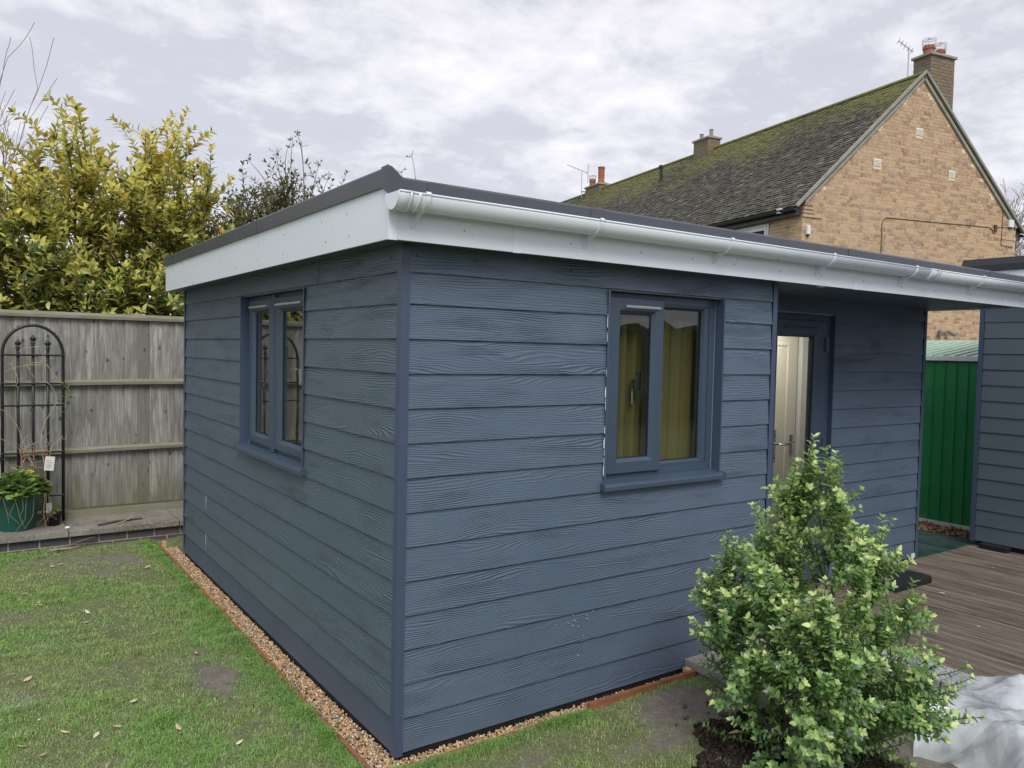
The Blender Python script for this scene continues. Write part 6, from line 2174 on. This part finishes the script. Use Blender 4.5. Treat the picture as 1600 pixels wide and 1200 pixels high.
t_b = thing('leafy_bush', tuple(BB), 'upright light green small-leaved bush in front of the porch', 'bush')
mb = MB(); paths = []
mains = []
for k in range(16):
    a = k / 16 * 6.283 + rng.normal() * .2; rr = rng.uniform(.12, .40)
    h_ = rng.uniform(.75, 1.25) * (1 - rr * .7)
    tp = BB + np.array([math.cos(a) * rr + .02, math.sin(a) * rr, h_])
    md_ = BB + np.array([math.cos(a) * rr * .65, math.sin(a) * rr * .65, h_ * .40])
    P = bez(BB + rng.normal(size=3) * np.array([.015, .015, 0]), md_, tp, 14)
    mains.append(P); mb.tube(P, list(np.linspace(.010, .0028, 14)), 6, cap=False)
allm = np.array([p for P in mains for p in P[3:]])
alld = np.array([(P[i] - P[i - 1]) for P in mains for i in range(3, 14)])
tips = []
centres = []
for _ in range(86):
    h_ = rng.beta(1.15, 1.35); a = rng.random() * 6.283
    centres.append((h_, a, bush_profile(h_) * (rng.uniform(.55, 1.12) if rng.random() < .8 else rng.uniform(.2, .6))))
for k_ in range(7):
    centres.append((rng.uniform(.40, .70), math.pi + rng.normal() * .35, rng.uniform(.31, .42)))
    centres.append((rng.uniform(.08, .35), rng.normal() * .4, rng.uniform(.30, .41)))
for _ in range(800):
    h_, a, r = centres[rng.integers(0, len(centres))]
    c0 = np.array([math.cos(a) * r + .02 + .11 * max(0, .8 - h_), math.sin(a) * r, .07 + h_ * 1.35])
    tips.append(BB + c0 + rng.normal(size=3) * np.array([.052, .052, .060]) * (.45 + .75 * (1 - h_)))
# a few long leaders seen in outline
for q in ((1.50, -.97, 1.40), (1.40, -.96, 1.30), (1.62, -1.0, 1.30), (1.10, -.93, .96), (1.14, -1.0, .86), (1.2, -.9, 1.12), (2.05, -1.0, .93), (2.02, -1.05, .83), (2.12, -1.1, .62), (2.08, -1.1, .30), (1.24, -.95, 1.2), (1.9, -.9, 1.08)):
    tips.append(np.array(q))
for tp in tips:
    dd = np.linalg.norm(allm - (tp - np.array([0, 0, .16])), axis=1) + (allm[:, 2] > tp[2] - .02) * 3
    j = int(np.argmin(dd + rng.random(len(dd)) * .05)); st_ = allm[j]
    v = tp - st_
    if np.linalg.norm(v) > .55: st_ = st_ + v * .1
    md_ = st_ + v * .5 + np.array([v[0] * .15, v[1] * .15, -.02]) + rng.normal(size=3) * .012
    P = bez(st_, md_, tp + np.array([0, 0, .01]), 7)
    mb.tube(P, list(np.linspace(.0042, .0014, 7)), 4, cap=False); paths.append(P)
    if rng.random() < .75:
        k = rng.integers(2, 5); e_ = P[k] + (rng.normal(size=3) * np.array([.06, .06, .03]) + np.array([0, 0, .05]))
        q = bez(P[k], (P[k] + e_) / 2 + np.array([0, 0, -.01]), e_, 5); mb.tube(q, .0014, 3, cap=False); paths.append(q)
mb.build('stems', M['bark'], t_b, recalc=False, smooth=True)
TP = leaf_template(.56, 1, .12, .24, .035, 4, True)
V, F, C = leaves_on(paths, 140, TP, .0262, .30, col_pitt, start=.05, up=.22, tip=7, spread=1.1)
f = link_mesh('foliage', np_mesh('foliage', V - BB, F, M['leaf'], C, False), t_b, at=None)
f.location = (0, 0, 0); tag(f, kind='stuff')

# ================================================================== POLYTHENE SHEET
def poly_mat():
    nt = NT('cloudy_polythene')
    v = nt.coord('Object')
    n_ = nt.noise(v, 3.0, 2, .5, .5)
    nt.col_in((0.82, 0.89, 0.95)); nt.rough(.08)
    nt.bump(nt.noise(v, 26, 4, .6, 2.2), .0035)
    nt.b.inputs['Coat Weight'].default_value = 1.0; nt.b.inputs['Coat Roughness'].default_value = .04
    tr = nt.n('ShaderNodeBsdfTransparent'); tr.inputs[0].default_value = (.93, .96, .98, 1)
    tl = nt.n('ShaderNodeBsdfTranslucent'); tl.inputs[0].default_value = (.7, .76, .8, 1)
    m0 = nt.n('ShaderNodeMixShader'); m0.inputs[0].default_value = .3
    nt.l(nt.b.outputs[0], m0.inputs[1]); nt.l(tl.outputs[0], m0.inputs[2])
    m1 = nt.n('ShaderNodeMixShader')
    nt.l(nt.ramp(n_, [(.40, (.16,) * 3), (.60, (.58,) * 3)]), m1.inputs[0])
    nt.l(m0.outputs[0], m1.inputs[1]); nt.l(tr.outputs[0], m1.inputs[2]); nt.l(m1.outputs[0], nt.out.inputs[0])
    return nt.m


M['poly'] = poly_mat()
nx_, ny2 = 240, 260
u_ = np.linspace(0, 1, nx_); v_ = np.linspace(0, 1, ny2)
U, W = np.meshgrid(u_, v_, indexing='ij')
X = 2.08 + U * 1.15 + .05 * np.sin(W * 9); Y = -1.06 - W * 1.35 + .04 * np.sin(U * 11) - .10 * (1 - U) ** 2 - .24 * sstep(.55, .95, U)
hump = .10 * np.exp(-((X - 2.45) / .35) ** 2) + .07 * (X > 2.86) * 0
z0 = -.02 + .050 * sstep(2.66, 2.86, X) + .06 * sstep(0, .25, U) * (1 - sstep(.6, .75, U))
def tri(t): return np.abs((t % 1.0) - .5) * 2
Wx = X + .12 * fbm(X, Y, 3, 2, 2); Wy = Y + .14 * fbm(X, Y, 2.3, 6, 2)
for (kx, ky, am, ph) in ((.75, 1.9, .050, .1), (1.3, 2.7, .030, .45), (-.4, 3.4, .018, .2), (2.6, 5.1, .011, .7), (3.3, -1.2, .012, .3), (5.2, 8.4, .006, .15), (-6.1, 9.0, .006, .6), (9.2, 4.4, .005, .35), (12., -9.0, .003, .8), (17., 13., .002, .1)):
    z0 = z0 + am * tri(Wx * kx + Wy * ky + ph) * (.42 + .8 * fbm(X, Y, 3, kx))
z0 = z0 - .12 * (1 - sstep(0, .28, U))
z0 = np.maximum(z0, -.30 + .315 * sstep(2.70, 2.86, X))
V = np.stack([X.ravel(), Y.ravel(), z0.ravel()], 1)
ii, jj = np.meshgrid(np.arange(nx_ - 1), np.arange(ny2 - 1), indexing='ij'); a_ = (ii * ny2 + jj).ravel()
F = np.stack([a_, a_ + ny2, a_ + ny2 + 1, a_ + 1], 1)
pl_ = link_mesh('polythene_sheet', np_mesh('polythene_sheet', V - np.array((2.5, -1.5, 0)), F, M['poly'], None, True), None, at=(2.5, -1.5, 0))
tag(pl_, 'crumpled clear polythene sheet draped over blocks in the bottom right corner', 'plastic sheet')
blk = thing('covered_blocks', (2.4, -1.5, -.1), 'grey block stack hidden beneath the crumpled polythene sheet', 'blocks')
for (xa, ya) in ((2.36, -1.95), (2.62, -1.95)):
    MB().box(xa, xa + .22, ya, ya + .44, -.13, -.03).build('block', M['paver'], blk, at=(xa, ya, 0), bevel=.006)

SPK = (0.97, 0.39)
mb = MB()
for (x, z) in ((0, 0),) + tuple((random.gauss(0, .07), random.gauss(0, .05)) for _ in range(13)):
    r_ = random.uniform(.0012, .0038); cx_, cz_ = 0.0 + SPK[0] + x, SPK[1] + z
    mb.prism([(cx_ + r_ * math.cos(a) * random.uniform(.6, 1.3), cz_ + r_ * 1.3 * math.sin(a)) for a in np.linspace(0, 6.283, 7)[:-1]], lambda p, t: (p[0], t, p[1]), -.0118, -.004)
mb.build('paint_speck', M['jointgrey'], room)
# small litter on the deck
for (x, y, r_, s_, lab) in ((4.60, -.05, .4, .05, 'pale curled leaf on the decking near the black block'), (4.05, -.55, 1.2, .03, 'small pale leaf scrap on the middle of the decking'), (5.75, .12, 2.0, .03, 'tiny yellow leaf scrap near the rubber foot of the grey outbuilding')):
    o = bpy.data.objects.new('fallen_leaf', lm[2]); col.objects.link(o); o.location = (x, y, -.012); o.rotation_euler = (.1, 0, r_); o.scale = (s_,) * 3
    tag(o, lab, 'leaf')
